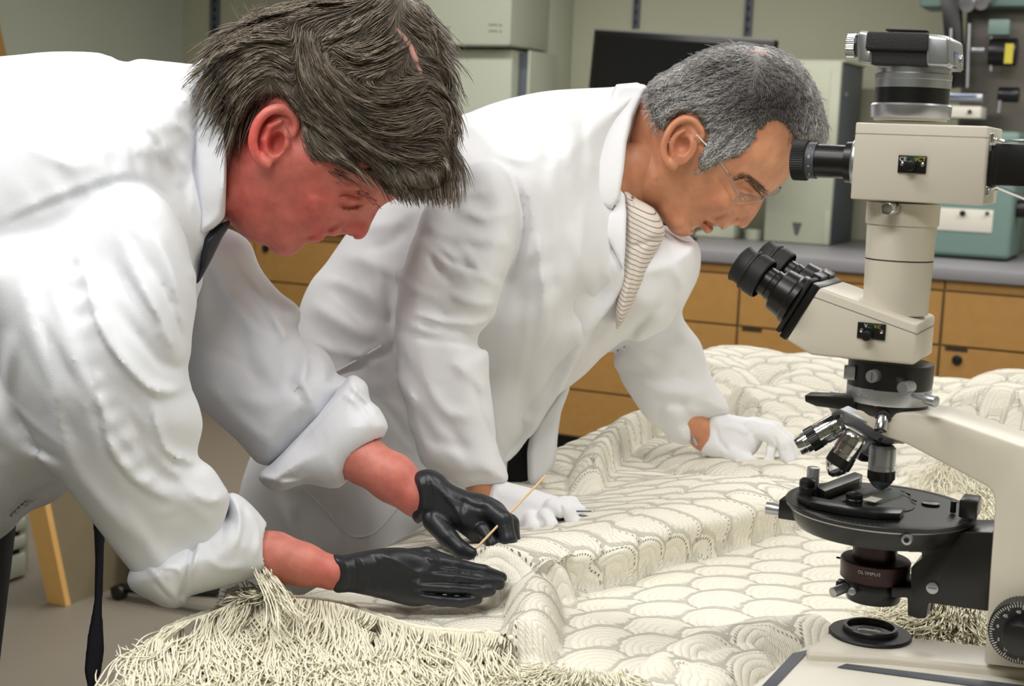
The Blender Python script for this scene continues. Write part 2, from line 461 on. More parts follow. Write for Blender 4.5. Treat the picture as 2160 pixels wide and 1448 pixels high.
# ---- worktop and drawer units
zt = on_y(1700, 543, YC)[2]; zb = on_y(1700, 569, YC)[2]
wt = Bm().box((XL+.002, YC, zb), (XR-.002, YB-.002, zt), bev=.004).build('worktop', 'counter')
tag(wt, 'long grey laminate worktop running along the back wall', 'worktop')
x0 = on_y(1561, 640, YC+.03)[0]; x1 = on_y(1988, 680, YC+.03)[0]; W = x1-x0
zd0 = on_y(1561, 578, YC+.02)[2]; zg = on_y(1561, 688, YC+.02)[2]
labels = {-4: 'maple drawer unit in the left corner, mostly behind the rolled cuff', -3: 'maple drawer unit second from the left wall under the worktop', -2: 'maple drawer unit seen below the chin of the man with brown hair',
          -1: 'maple drawer unit behind the white coat of the grey haired man', 0: 'maple drawer unit under the cream computer tower',
          1: 'maple drawer unit with lock behind the microscope column', 2: 'maple drawer unit at the far right of the back counter'}
for k, lab in labels.items():
    a = max(x0+k*W, XL+.01); b = min(x0+(k+1)*W, XR-.01)
    t = empty('drawer_unit', ((a+b)/2, YC+.3, 0), lab, 'cabinet', 'maple drawer units under the back worktop')
    Bm().box((a, YC+.035, .09), (b, YB-.01, zb-.002)).build('body', 'woodgrey', t, smooth=False)
    Bm().box((a, YC+.08, 0), (b, YB-.05, .089)).build('plinth', 'dark', t, smooth=False)
    Bm().box((a+.004, YC+.02, zd0), (b-.004, YC+.036, zb-.006)).build('rail', 'wood', t, smooth=False)
    rows = [(zg+.004, zd0-.007), (zg-(zd0-zg)*1.6, zg-.004), (.1, zg-(zd0-zg)*1.6-.008)]
    for i, (z0, z1) in enumerate(rows):
        d = Bm().box((a+.005, YC+.012, z0), (b-.005, YC+.034, z1), bev=.0012).build('drawer', 'wood', t, smooth=False)
        if (i == 1 and k >= 1) or (i == 0 and k < 0):
            lx = a+.066; lz = z1-.045
            Bm().cyl((lx, YC+.013, lz), (lx, YC+.006, lz), .019, bev=.002).build('lock', 'black', d)
        if i == 1:
            Bm().box((a+.02, YC+.0105, z1-.012), (a+.10, YC+.0115, z1)).build('finger_notch', 'dark', d, smooth=False)

# ---- cream analyser with an overhanging head, behind the brown haired man
Y1 = 6.02
t = empty('laboratory_analyser', on_y(1000, 300, 5.6), 'large cream laboratory analyser with overhanging head behind the brown haired man', 'instrument')
a = on_y(690, 70, Y1); b = on_y(1076, 96, Y1)
Bm().box((a[0], Y1, b[2]), (b[0], Y1+.40, 2.25), bev=.012).build('upper_housing', 'cream2', t)
c = on_y(1083, 110, Y1+.1)
Bm().box((a[0], Y1+.10, zt+.001), (c[0]-.005, Y1+.42, b[2]-.012), bev=.006).build('lower_housing', 'cream2', t)
Bm().box((c[0]-.004, Y1+.17, zt+.001), (b[0]+.025, Y1+.44, b[2]-.02), bev=.004).build('side_column', 'greyplastic', t)
Bm().box((b[0]+.026, Y1+.14, zt+.001), (b[0]+.04, Y1+.44, b[2]-.012), bev=.002).build('side_trim', 'cream2', t)
g = on_y(700, 100, Y1+.095); h = on_y(958, 100, Y1+.095)
Bm().box((g[0], Y1+.092, zt+.1), (h[0], Y1+.099, on_y(950, 98, Y1+.095)[2])).build('sample_window', 'greyplastic', t, smooth=False)
for (px, py, m_) in ((1056, 53, 'grey_ink'), (1056, 66, 'teal')):
    q = on_y(px, py, Y1-.001); Bm().cyl(q, q-np.array([0, .004, 0]), .0045, n=20).build('indicator_lamp', m_, t)
ib = Bm()
for (px0, px1, py) in ((1031, 1050, 51), (1031, 1050, 64), (908, 922, 56), (926, 951, 57)):
    u = on_y(px0, py, Y1-.0005); v = on_y(px1, py+3, Y1-.0005)
    n = 4
    for i in range(n):
        xa = u[0]+(v[0]-u[0])*i/n; ib.box((xa, Y1-.0012, v[2]), (xa+(v[0]-u[0])/n*.75, Y1-.0002, u[2]))
ib.build('printed_caption', 'grey_ink', t, smooth=False, kind='stuff')
wc = Bm().box((on_y(1080, 60, YB-.27)[0], YB-.26, zt), (on_y(1163, 60, YB-.26)[0], YB-.003, 2.3), bev=.004).build('tall_side_cabinet', 'cream2')
tag(wc, 'narrow pale upright cabinet against the back wall beside the analyser', 'cabinet')

# ---- monitor
pl = on_y(1253, 62, 5.95); pr = on_y(1633, 86, 5.65)
t = empty('computer_monitor', ((pl[0]+pr[0])/2, 5.85, zt), 'black switched off flat monitor behind the grey haired man', 'monitor')
ex = (pr-pl)/np.linalg.norm(pr-pl); ez = np.array([0, 0, 1.]); ez = ez-ex*(ez@ex); ez /= np.linalg.norm(ez); ey = np.cross(ez, ex)
Wm = np.linalg.norm(pr-pl); Hm = .44
def mon(x, y, z): return pl+ex*x+ey*y-ez*z
def slab(bm, x0_, x1_, z0_, z1_, y0_, y1_, bev=0):
    bm.prism([mon(x0_, y0_, z0_), mon(x1_, y0_, z0_), mon(x1_, y0_, z1_), mon(x0_, y0_, z1_)], ey*(y1_-y0_), bev)
q = Bm(); slab(q, 0, Wm, 0, Hm, .002, .035, .003); q.build('housing', 'black', t)
q = Bm(); slab(q, .025, Wm-.025, .025, Hm-.025, 0, .003); q.build('screen', 'screen', t, smooth=False)
q = Bm(); slab(q, .002, Wm-.002, -.004, .003, 0, .03); q.build('silver_edge', 'satin', t, smooth=False)
c = mon(Wm/2, .05, Hm-.02); Bm().box((c[0]-.03, c[1]-.015, zt+.01), (c[0]+.03, c[1]+.015, c[2]+.1), bev=.004).build('stand_neck', 'black', t)
Bm().cyl((c[0], c[1], zt), (c[0], c[1], zt+.012), .12, bev=.003).build('stand_foot', 'black', t)

# ---- cream computer tower
g = on_z(1680, 514, zt); Y2 = g[1]
a = on_y(1611, 505, Y2); b = on_y(1748, 520, Y2); top = on_y(1755, 130, Y2)[2]
t = empty('computer_tower', ((a[0]+b[0])/2, Y2+.25, zt), 'cream computer tower with a dark grey side on the back worktop', 'computer')
xa = min(a[0], b[0]); xb = b[0]
Bm().box((xa, Y2+.02, zt+.001), (xb, Y2+.42, top), bev=.006).build('casing', 'greyplastic', t)
Bm().box((xa-.003, Y2, zt+.001), (xb+.001, Y2+.03, top+.003), bev=.008).build('front_bezel', 'cream', t)
Bm().box((xa-.003, Y2+.02, top), (xb+.012, Y2+.42, top+.008), bev=.003).build('top_cover', 'cream', t)
wm = xb-xa
zm = on_y(1690, 270, Y2)[2]
for u0, u1 in ((.12, .50), (.53, .86)):
    Bm().box((xa+wm*u0, Y2-.004, zm), (xa+wm*u1, Y2+.002, top-.03), bev=.003).build('front_panel', 'cream', t)
zn = on_y(1680, 470, Y2)[2]; cx = (xa+xb)/2
Bm().prism([(cx-.022, Y2-.002, zn), (cx+.022, Y2-.002, zn), (cx+.006, Y2-.002, zn-.055), (cx-.006, Y2-.002, zn-.055)], (0, .004, 0)).build('air_intake', 'grey_ink', t, smooth=False)
Bm().box((xb-.03, Y2-.003, zt+.003), (xb-.002, Y2+.002, zn+.06), bev=.002).build('corner_strip', 'cream', t)
q = on_x(1784, 200, xb); 
Bm().cyl((xb-.001, q[1], q[2]), (xb+.006, q[1], q[2]), .012, bev=.002).build('side_screw', 'satin', t)

t = empty('telephone', on_z(1515, 500, zt), 'small cream desk device on the worktop behind the bent chin', 'device')
g = on_z(1515, 502, zt)
Bm().prism([(g[0]-.11, g[1], zt+.001), (g[0]+.07, g[1], zt+.001), (g[0]+.07, g[1], zt+.065), (g[0]+.02, g[1], zt+.065), (g[0]-.11, g[1], zt+.02)], (0, .14, 0), .004).build('body', 'cream', t)
Bm().box((g[0]-.02, g[1]+.03, zt+.066), (g[0]+.06, g[1]+.12, zt+.09), bev=.004).build('top_box', 'greyplastic', t)
g = on_z(1590, 506, zt)
o = Bm().lathe((g[0], g[1], zt+.001), (0, 0, 1), [(0, .038), (.02, .040), (.038, .040), (.045, .032), (.046, .0)], 32, cap=False).build('white_pot', 'cream'); tag(o, 'small round white pot beside the cream computer tower', 'pot')

# ---- green comparison microscope on the worktop
g = on_z(2045, 548, zt); Y3 = g[1]-.02
a = on_y(1945, 540, Y3); b = on_y(2128, 552, Y3); top = on_y(2050, 275, Y3)[2]
t = empty('comparison_microscope', ((a[0]+b[0])/2, Y3+.2, zt), 'grey green comparison microscope on the worktop behind the beige microscope', 'microscope')
Bm().box((a[0]-.1, Y3, zt+.01), (b[0], Y3+.42, top), bev=.02, seg=4).build('base_housing', 'teal', t)
Bm().box((a[0]-.08, Y3+.02, zt+.001), (b[0]-.02, Y3+.4, zt+.012)).build('rubber_feet', 'dark', t, smooth=False)
p0 = on_y(1950, 436, Y3); p1 = on_y(2092, 492, Y3)
Bm().box((p0[0], Y3-.004, p1[2]), (p1[0], Y3+.003, p0[2]), bev=.001).build('name_plate', 'beige2', t)
for px in (2031, 2083):
    q = on_y(px, 450, Y3-.004); Bm().cyl(q, q-np.array([0, .012, 0]), .011 if px == 2031 else .007, bev=.001).build('jack', 'black', t)
YS = Y3+.06
def bgbox(name, p, q, Y, D, m_, bev=.004):
    u = on_y(p[0], p[1], Y); v = on_y(q[0], q[1], Y)
    return Bm().box((min(u[0], v[0]), Y, min(u[2], v[2])), (max(u[0], v[0]), Y+D, max(u[2], v[2])), bev=bev).build(name, m_, t)
bgbox('stage_box', (1960, 222), (2068, 250), YS, .16, 'beige2')
q = on_y(2046, 236, YS); Bm().cyl(q, q-np.array([0, .01, 0]), .008).build('stage_screw', 'black', t)
bgbox('stage_rail', (1960, 196), (2072, 215), YS, .14, 'satin')
bgbox('stage_plate', (1975, 199), (2060, 205), YS-.006, .14, 'blue_ink', .001)
YK = Y3+.2
bgbox('back_housing', (2050, -120), (2300, 330), YK+.1, .12, 'darkgrey', .02)
bgbox('upper_housing', (1950, -160), (2300, 14), YK, .2, 'teal', .02)
m = Bm(); 
m.prism([on_y(*p_, YK-.01) for p_ in ((1982, -30), (2022, -30), (2034, 182), (2002, 186), (1990, 60))], (0, .06, 0), .003); m.build('upright', 'black', t)
m = Bm()
for (xa_, ya, xb_, yb, r) in ((2006, 60, 2003, 185, .007), (2045, 50, 2040, 185, .007), (2092, 60, 2090, 150, .006), (2112, 190, 2106, 238, .009)):
    m.cyl(on_y(xa_, ya, YK-.03), on_y(xb_, yb, YK-.03), r, n=16)
m.build('chrome_rods', 'satin', t)
for (px, py, r, L) in ((2038, 10, .032, .12), (2068, 6, .030, .12)):
    q = on_y(px, py, YK-.08); Bm().cyl(q, q+np.array([.02, .08, .03]), r, bev=.004).build('objective_turret', 'satin', t)
bgbox('illuminator', (2085, 40), (2128, 74), YK-.06, .08, 'teal', .008)
q = on_y(2112, 110, YK-.02); Bm().cyl(q-np.array([.045, 0, 0]), q+np.array([.06, 0, 0]), .055, bev=.004).build('zoom_drum', 'black', t)
bgbox('dial_label', (2121, 92), (2135, 134), YK-.085, .004, 'yellow_ink', .0)
q = on_y(2122, 200, YK-.02); Bm().cyl(q-np.array([.03, 0, 0]), q+np.array([.05, 0, 0]), .03, bev=.004).build('focus_knob', 'black', t)
q = on_y(2066, 105, YK-.04); Bm().cyl(q-np.array([.03, 0, 0]), q+np.array([.02, 0, 0]), .012, bev=.002).build('clamp_knob', 'satin', t)
q = on_y(2140, 440, Y3+.1); Bm().cyl(q-np.array([.03, 0, 0]), q+np.array([.05, 0, 0]), .035, bev=.004).build('drive_knob', 'black', t)
g = on_z(2150, 470, zt)
o = Bm().box((b[0]+.25, Y3+.13, zt+.001), (b[0]+.7, Y3+.4, zt+.6), bev=.01).build('metal_equipment_case', 'woodgrey'); tag(o, 'brown grey equipment case at the right end behind the green instrument', 'case')

# ---- things on the floor at the left
g = on_z(100, 1272, 0); XP = g[0]
t = empty('wooden_end_panel', (XP, g[1], 0), 'leaning wooden desk end panel with a light maple edge on the floor', 'panel')
lean = on_x(66, 1111, XP)-on_x(100, 1272, XP)
ew = on_y(139, 1266, g[1])-on_y(100, 1272, g[1]); ww = abs(ew[0])
hgt = .50; k = hgt/lean[2]; off = np.array([0, lean[1]*k, hgt])
A = np.array([XP, g[1], 0]); 
Bm().prism([A, A+np.array([ww, 0, 0]), A+np.array([ww, 0, 0])+off, A+off], (0, .02, 0), .001).build('front_edge', 'woodlight', t, smooth=False)
Bm().prism([A+np.array([.006, .021, 0]), A+np.array([.006, .45, 0]), A+np.array([.006, .45, 0])+off, A+np.array([.006, .021, 0])+off], (ww-.012, 0, 0), .001).build('board', 'woodgrey', t, smooth=False)
g = on_z(64, 1222, 0); XV = g[0]-.02
t = empty('fan_heater', (XV-.1, g[1], 0), 'white louvred heater standing on the floor at the left edge', 'heater')
z1 = .42
Bm().box((XV-.30, g[1]-1.0, .012), (XV-.012, g[1], z1), bev=.01).build('core', 'dark', t)
Bm().box((XV-.02, g[1]-1.0, .008), (XV+.002, g[1]+.004, .075), bev=.006).build('base_bar', 'cream2', t)
for i in range(6):
    Bm().box((XV-.02, g[1]-1.0, .092+i*.052), (XV+.004, g[1]+.004, .128+i*.052), bev=.006).build('louvre', 'cream2', t)
Bm().box((XV+.003, g[1]-.12, .03), (XV+.005, g[1]-.095, .055)).build('blue_label', 'blue_ink', t, smooth=False)
Bm().box((XV-.31, g[1]-.01, .01), (XV-.004, g[1]+.02, z1), bev=.006).build('end_cap', 'cream2', t)
a = on_y(-60, -40, 4.2); b = on_y(14, 120, 4.2)
X5 = XL+.35
a = on_x(-2, 40, X5); b = on_x(16, 126, X5)
t = empty('wooden_partition', (X5, a[1]-.3, 0), 'maple framed partition post slanting in at the upper left corner', 'partition')
dd = (b-a)/(b[2]-a[2]); base = a+dd*(0-a[2]); tp = a+dd*(2.3-a[2])
Bm().prism([base, tp, tp-np.array([0, .5, 0]), base-np.array([0, .5, 0])], (-.04, 0, 0), .002).build('post', 'wood', t, smooth=False)
# black bag and castor base on the floor under the sleeve
g = on_z(252, 1234, 0)+np.array([.07, 0, 0])
t = empty('black_bag', (g[0], g[1]+.1, 0), 'black bag on the floor behind the rolled white cuff', 'bag')
Bm().prism([(g[0]-.04, g[1], .001), (g[0]+.16, g[1], .001), (g[0]+.15, g[1], .2), (g[0]+.02, g[1], .31), (g[0]-.03, g[1], .27)], (0, .22, 0), .03, 4).build('body', 'rubber', t)
Bm().tube([(g[0]-.05, g[1]+.1, .26), (g[0]-.04, g[1]+.1, .36), (g[0]+.05, g[1]+.1, .39), (g[0]+.1, g[1]+.1, .25)], .008).build('strap', 'rubber', t)
g = on_z(262, 1272, 0)
t = empty('castor_base', (g[0], g[1], 0), 'black chair foot with castor lying on the floor by the bag', 'chair foot')
Bm().prism([(g[0]-.06, g[1], .03), (g[0]-.04, g[1]+.03, .04), (g[0]+.28, g[1]+.1, .09), (g[0]+.28, g[1]+.05, .06)], (0, .02, -.018), .004).build('arm', 'black', t)
Bm().cyl((g[0]-.03, g[1], .022), (g[0]-.03, g[1]+.03, .022), .021, bev=.003).build('castor', 'black', t)

# ================================================================== table
TZ = .90; TX0, TX1, TY0, TY1 = -.665, .75, .62, 2.50
t = empty('work_table', ((TX0+TX1)/2, (TY0+TY1)/2, 0), 'grey topped examination table under the crocheted bedspread', 'table')
Bm().box((TX0, TY0, TZ-.035), (TX1, TY1, TZ), bev=.003).build('tabletop', 'counter', t)
for sx in (TX0+.06, TX1-.06):
    for sy in (TY0+.06, TY1-.06):
        Bm().box((sx-.025, sy-.025, 0), (sx+.025, sy+.025, TZ-.036)).build('leg', 'greyplastic', t, smooth=False)
for ya in (TY0+.06, TY1-.09): Bm().box((TX0+.08, ya, TZ-.11), (TX1-.08, ya+.03, TZ-.036)).build('apron', 'woodgrey', t, smooth=False)

# ================================================================== polarising microscope (nearest thing, right)
S = empty('microscope', (0, 0, 0), 'beige laboratory microscope with black stage and camera on top at the right', 'microscope')
XA, YA = -.1988, 1.0315                                   # optical axis
BT = .950                                                  # top of the foot
S.location = (XA, YA, .93)
AX = lambda z: np.array([XA, YA, z])
def zax(py, px=None):
    """height on the optical axis that shows at image height py"""
    lo, hi = .6, 1.8
    for _ in range(40):
        mid = (lo+hi)/2
        if proj(AX(mid))[1] > py: lo = mid
        else: hi = mid
    return lo
def cy(name, parts, m_, label=None, parent=S, n=64, dx=0.0):
    """stack of rings on the optical axis: parts (py, width in px)"""
    prof = []
    z0 = zax(parts[0][0])
    for (py, wpx) in parts:
        z = zax(py); prof.append((z-z0, wpx/2/FPX*proj(AX(z))[2]))
    return Bm().lathe(AX(z0)+np.array([dx, 0, 0]), (0, 0, 1), prof, n).build(name, m_, parent, label)
YN = YA                                                     # central plane
def ax_(px, py, off=0.0): return on_y(px, py, YA+off)
# foot: broad plate that runs out of the frame
FT = .944
corner = on_z(1748, 1334, BT)
pts = [on_z(1700, 1357, FT), on_z(1560, 1462, FT), on_z(1490, 1530, FT), on_z(2560, 1660, FT), on_z(2560, 1420, FT), on_z(2100, 1386, FT), on_z(1900, 1366, FT)]
for p_ in pts: p_[2] = FT-.030
Bm().prism(pts, (0, 0, .030), .004, 3).build('foot', 'beige2', S)
up = [on_z(1748, 1334, BT), on_z(1700, 1368, BT), on_z(1705, 1378, BT), on_z(1870, 1386, BT), on_z(2085, 1408, BT), on_z(2300, 1432, BT), on_z(2300, 1386, BT), on_z(2080, 1362, BT), on_z(1925, 1344, BT)]
for p_ in up: p_[2] = FT-.012
Bm().prism(up, (0, 0, BT-FT+.012), .003, 3).build('foot_platform', 'beige', S)
def stripe(q, name='dark_stripe'):
    w_ = [on_z(x, y, FT+.0004) for x, y in q]; Bm().prism(w_, (0, 0, .0005)).build(name, 'slate', S, smooth=False)
stripe([(1672, 1380), (1708, 1372), (1692, 1390), (1638, 1448), (1600, 1490), (1560, 1490), (1608, 1448)])
stripe([(1766, 1409), (1785, 1402), (2100, 1440), (2300, 1466), (2300, 1482), (2100, 1455)])
# field lens on the foot
cy('field_lens_ring', [(1354, 160), (1351, 170), (1336, 171), (1333, 166), (1332, 116)], 'rubber')
rr = Bm(); z0 = zax(1334); k = proj(AX(z0))[2]/FPX
rr.lathe(AX(z0), (0, 0, 1), [(0, 57*k), (.004, 57*k), (.005, 55*k), (.005, 49*k), (.001, 46*k), (.0005, 0.0005)], 64, cap=False); rr.build('field_lens_mount', 'black', S)
Bm().lathe(AX(z0+.0008), (0, 0, 1), [(0, 30*k), (.001, 26*k), (.002, .001)], 32).build('field_lens', 'glass', S)
# limb: arm and pillar in one casting
YF = YA-.026
F_ = [(1793, 866), (1930, 872), (1985, 882), (2160, 943), (2420, 1040), (2420, 1440), (2076, 1403), (2088, 1210), (2099, 1062), (2094, 1040), (2080, 1026), (1912, 938), (1865, 922), (1820, 893)]
F_ = [on_y(x, y, YF) for x, y in F_]
Bm().prism(F_, (0, .052, 0), .0022, 2).build('limb', 'beige', S)
# fine and coarse focus knob
kc = on_y(2160, 1322, YF-.002)
Bm().knurl(kc+np.array([0, .0, 0]), kc-np.array([0, .018, 0]), .0218).build('coarse_focus_knob', 'black', S)
Bm().cyl(kc-np.array([0, .018, 0]), kc-np.array([0, .034, 0]), .0115, .0105, bev=.001).build('fine_focus_knob', 'black', S)
tk = Bm()
for i in range(72):
    an = 2*math.pi*i/72; d = np.array([math.cos(an), 0, math.sin(an)]); e = np.array([-math.sin(an), 0, math.cos(an)])
    r0 = .0185 if i % 6 else .0170; c0 = kc-np.array([0, .0183, 0])
    tk.prism([c0+d*r0+e*.0002, c0+d*.0203+e*.0002, c0+d*.0203-e*.0002, c0+d*r0-e*.0002], (0, -.0002, 0))
tk.build('scale_marks', 'white_ink', S, smooth=False, kind='stuff')
for an, s_ in ((100, '40'), (135, '45'), (170, '0'), (205, '5'), (235, '10')):
    a_ = math.radians(an); text_mesh('scale_number', s_, kc+np.array([math.cos(a_)*.0152, -.0184, math.sin(a_)*.0152]), (1, 0, 0), (0, 0, 1), .0022, 'white_ink', S)
# rotating stage
Z1 = zax(1064); kk = proj(AX(Z1))[2]/FPX; RS = 196*kk
Bm().lathe(AX(Z1-.0035), (0, 0, 1), [(0, RS*.97), (.0004, RS*.995), (.003, RS), (.0035, RS*.995), (.0036, RS*.93), (.0033, RS*.925), (.0033, RS*.36), (.0042, RS*.35), (.0042, .001)], 128, cap=False).build('stage_disc', 'black', S)
Bm().lathe(AX(Z1-.0045), (0, 0, 1), [(0, RS*.975), (.001, RS*.985), (.0012, RS*.97)], 128).build('stage_rim', 'satin', S)
Bm().lathe(AX(Z1-.0185), (0, 0, 1), [(0, RS*.86), (.002, RS*.885), (.008, RS*.93), (.0140, RS*.95), (.0142, RS*.9)], 128).build('stage_body', 'black', S)
# graduations engraved round the rim
tk = Bm()
for i in range(120):
    an = 2*math.pi*i/120; d = np.array([math.cos(an), math.sin(an), 0]); e = np.array([-math.sin(an), math.cos(an), 0]); c0 = AX(Z1+.0002)
    r0 = RS*(.945 if i % 5 else .935); tk.prism([c0+d*r0+e*.00015, c0+d*RS*.975+e*.00015, c0+d*RS*.975-e*.00015, c0+d*r0-e*.00015], (0, 0, .0001))
tk.build('stage_graduation', 'grey_ink', S, smooth=False, kind='stuff')
# clamp block with silver knob, left; clamp block right
def yb(name, a, b, Y0, D, m_, bev=.0012, parent=S):
    u = on_y(a[0], a[1], Y0); v = on_y(b[0], b[1], Y0)
    return Bm().box((min(u[0], v[0]), Y0, min(u[2], v[2])), (max(u[0], v[0]), Y0+D, max(u[2], v[2])), bev=bev).build(name, m_, parent)
cb = yb('clamp_block', (1643, 1054), (1686, 1102), YA-.014, .022, 'black')
q = on_y(1651, 1077, YA-.004); Bm().cyl(q, q-np.array([.0125, .001, 0]), .0047, bev=.0006).build('clamp_knob', 'satin', cb)
yb('clamp_block', (2024, 1054), (2058, 1098), YA-.016, .022, 'black')
q = on_z(1913, 1139, Z1-.016); q = on_y(1913, 1139, YA-RS*.90)
Bm().cyl(q+np.array([0, .006, 0]), q-np.array([0, .0015, 0]), .0036, bev=.0004).build('centring_screw', 'satin', S)
Bm().cyl(q-np.array([0, .001, 0]), q-np.array([0, .002, 0]), .0019).build('hex_socket', 'black', S)
# mechanical slide holder on the disc
def zb_(name, pts_, z, h, m_, bev=.0006, parent=S):
    w_ = [on_z(x, y, z) for x, y in pts_]; return Bm().prism(w_, (0, 0, h), bev).build(name, m_, parent)
zz = Z1+.0005
zb_('slide_holder_arm', [(1681, 1046), (1712, 1060), (1780, 1073), (1850, 1082), (1908, 1085), (1898, 1097), (1850, 1096), (1770, 1086), (1708, 1072), (1683, 1058)], zz, .0045, 'black')
zb_('slide_carriage', [(1719, 1050), (1801, 1018), (1818, 1024), (1812, 1032), (1738, 1061)], zz, .0085, 'black')
zb_('slide_clip', [(1740, 1062), (1815, 1034), (1850, 1030), (1880, 1034), (1850, 1042), (1760, 1066)], zz, .0014, 'leather', .0002)
zb_('glass_slide', [(1800, 1052), (1862, 1032), (1912, 1040), (1858, 1063)], zz+.001, .0012, 'glass', 0)
zb_('slide_label', [(1818, 1055), (1838, 1048), (1862, 1053), (1846, 1061)], zz+.0023, .0002, 'beige2', 0)
for (px, py, r, h) in ((1701, 1052, .0060, .0150), (1801, 1070, .0062, .0105)):
    q = on_z(px, py, zz+.001)
    Bm().lathe(q, (0, 0, 1), [(0, r*.95), (h*.55, r), (h*.6, r*.94), (h*.66, r), (h*.9, r*.97), (h, r*.7), (h+.0008, .0005)], 32, cap=False).build('holder_knob', 'black', S)
q = on_z(1712, 1046, zz+.001); Bm().cyl(q, q+np.array([0, 0, .0215]), .0046, bev=.0005).build('silver_holder_knob', 'satin', S)
q = on_z(1963, 1064, zz); Bm().lathe(q, (0, 0, 1), [(0, .0066), (.001, .0066), (.0016, .005), (.0016, .0005)], 32, cap=False).build('stage_button', 'black', S)
q = on_z(2010, 1082, zz); Bm().cyl(q, q+np.array([0, 0, .0085]), .0021, bev=.0003).build('stage_pin', 'black', S)
q0 = [on_z(x, y, zz+.001) for x, y in ((1900, 1036), (1918, 1044), (1924, 1054), (1932, 1058))]; Bm().tube(q0, .0007).build('spring_clip', 'black', S)
# condenser
cy('condenser_tube', [(1180, 92), (1110, 92)], 'maroon', dx=-.001)
cy('condenser', [(1220, 136), (1217, 143), (1200, 143), (1199, 144), (1181, 145), (1178, 140), (1177, 80)], 'maroon')
cy('condenser_holder', [(1264, 108), (1260, 112), (1242, 113), (1241, 122), (1224, 124), (1220, 120)], 'black')
cn = AX(zax(1192)); rc = 72.4/FPX*proj(cn)[2]
fd = np.array([-ray(1828, 1200)[0], -ray(1828, 1200)[1], 0]); fd /= np.linalg.norm(fd); sd = np.array([-fd[1], fd[0], 0])
def curved_text(name, s_, z, h, R_, m_, parent, ang0=0.0):
    """letters wrapped one by one round the vertical barrel"""
    n = len(s_); step = h*.98/R_
    for i, ch in enumerate(s_):
        if ch == ' ': continue
        a_ = (i-(n-1)/2)*step+ang0
        nrm = fd*math.cos(a_)+sd*math.sin(a_); tx = -fd*math.sin(a_)+sd*math.cos(a_)
        text_mesh(name, ch, AX(z)+nrm*R_, tx, (0, 0, 1), h, m_, parent, depth=.0002)
    return
curved_text('letter', 'OLYMPUS', zax(1190)-.001, .0024, rc, 'white_ink', S, math.radians(-9))
curved_text('letter', '0.9-0.25', zax(1180)-.0008, .0012, rc, 'grey_ink', S, math.radians(-9))
curved_text('letter', 'JAPAN', zax(1198)-.001, .0009, rc, 'grey_ink', S, math.radians(-9))
q = on_y(1777, 1246, YA-.012); Bm().cyl(on_y(1785, 1240, YA-.014), on_y(1756, 1251, YA-.026), .0037, bev=.0004).build('condenser_screw', 'satin', S)
Bm().cyl(on_y(1801, 1245, YA-.018), on_y(1797, 1249, YA-.030), .0027, bev=.0003).build('condenser_screw', 'satin', S)
yb('condenser_clamp', (1763, 1227), (1783, 1243), YA-.014, .01, 'black', .0008)
q = on_y(1773, 1178, YA); Bm().cyl(q, q-np.array([.003, .0, 0]), .0008, n=10).build('aperture_lever', 'black', S)
# bracket carrying the stage
B_ = [(1915, 1140), (2034, 1122), (2094, 1124), (2085, 1291), (1958, 1273), (1953, 1306), (1935, 1306), (1914, 1300), (1914, 1262), (1880, 1262), (1880, 1240), (1921, 1240), (1921, 1199), (1944, 1180), (1944, 1166), (1915, 1166)]
Bm().prism([on_y(x, y, YA-.020) for x, y in B_], (0, .040, 0), .001).build('stage_bracket', 'black', S)
Bm().prism([on_y(x, y, YA-.002) for x, y in ((1953, 1270), (1968, 1272), (1966, 1290), (1951, 1294))], (0, .01, 0), .0006).build('rack', 'slate', S)
q = on_y(1967, 1241, YA-.0205); Bm().cyl(q, q-np.array([0, .0012, 0]), .0043, bev=.0004).build('bracket_screw', 'satin', S)
Bm().box(q+np.array([-.0030, -.0014, -.0003]), q+np.array([.0030, -.0012, .0003])).build('screw_slot', 'slate', S, smooth=False)
# nosepiece and objectives
nc = ax_(1838, 888); nd = (ax_(1790, 960)-ax_(1838, 888)); nd /= np.linalg.norm(nd)
k1 = 1.04/FPX
dirp = (ax_(1907, 945)-ax_(1741, 862)); Ln = np.linalg.norm(dirp); dirp /= Ln
nmid = (ax_(1907, 945)+ax_(1741, 862))/2; nrm = np.array([-dirp[2], 0, dirp[0]]);
if nrm[2] > 0: nrm = -nrm
nrm = nrm+np.array([0, -.30, 0])*1.0; nrm /= np.linalg.norm(nrm)
nmid = nmid+np.array([0.000, .004, .004])
Bm().lathe(nmid-nrm*.004, nrm, [(0, Ln*.42), (.001, Ln*.49), (.0055, Ln*.50), (.0065, Ln*.485), (.0075, Ln*.44), (.0125, Ln*.33), (.0135, .001)], 72, cap=False).build('nosepiece', mat('grey cast alloy', (150, 153, 158), .4, metal=.5), S)
for (px, py) in ((1766, 881), (1856, 930)):
    q = on_y(px, py, YA-.022); Bm().cyl(q+np.array([0, .004, 0]), q, .0016, n=16).build('nosepiece_screw', 'black', S)
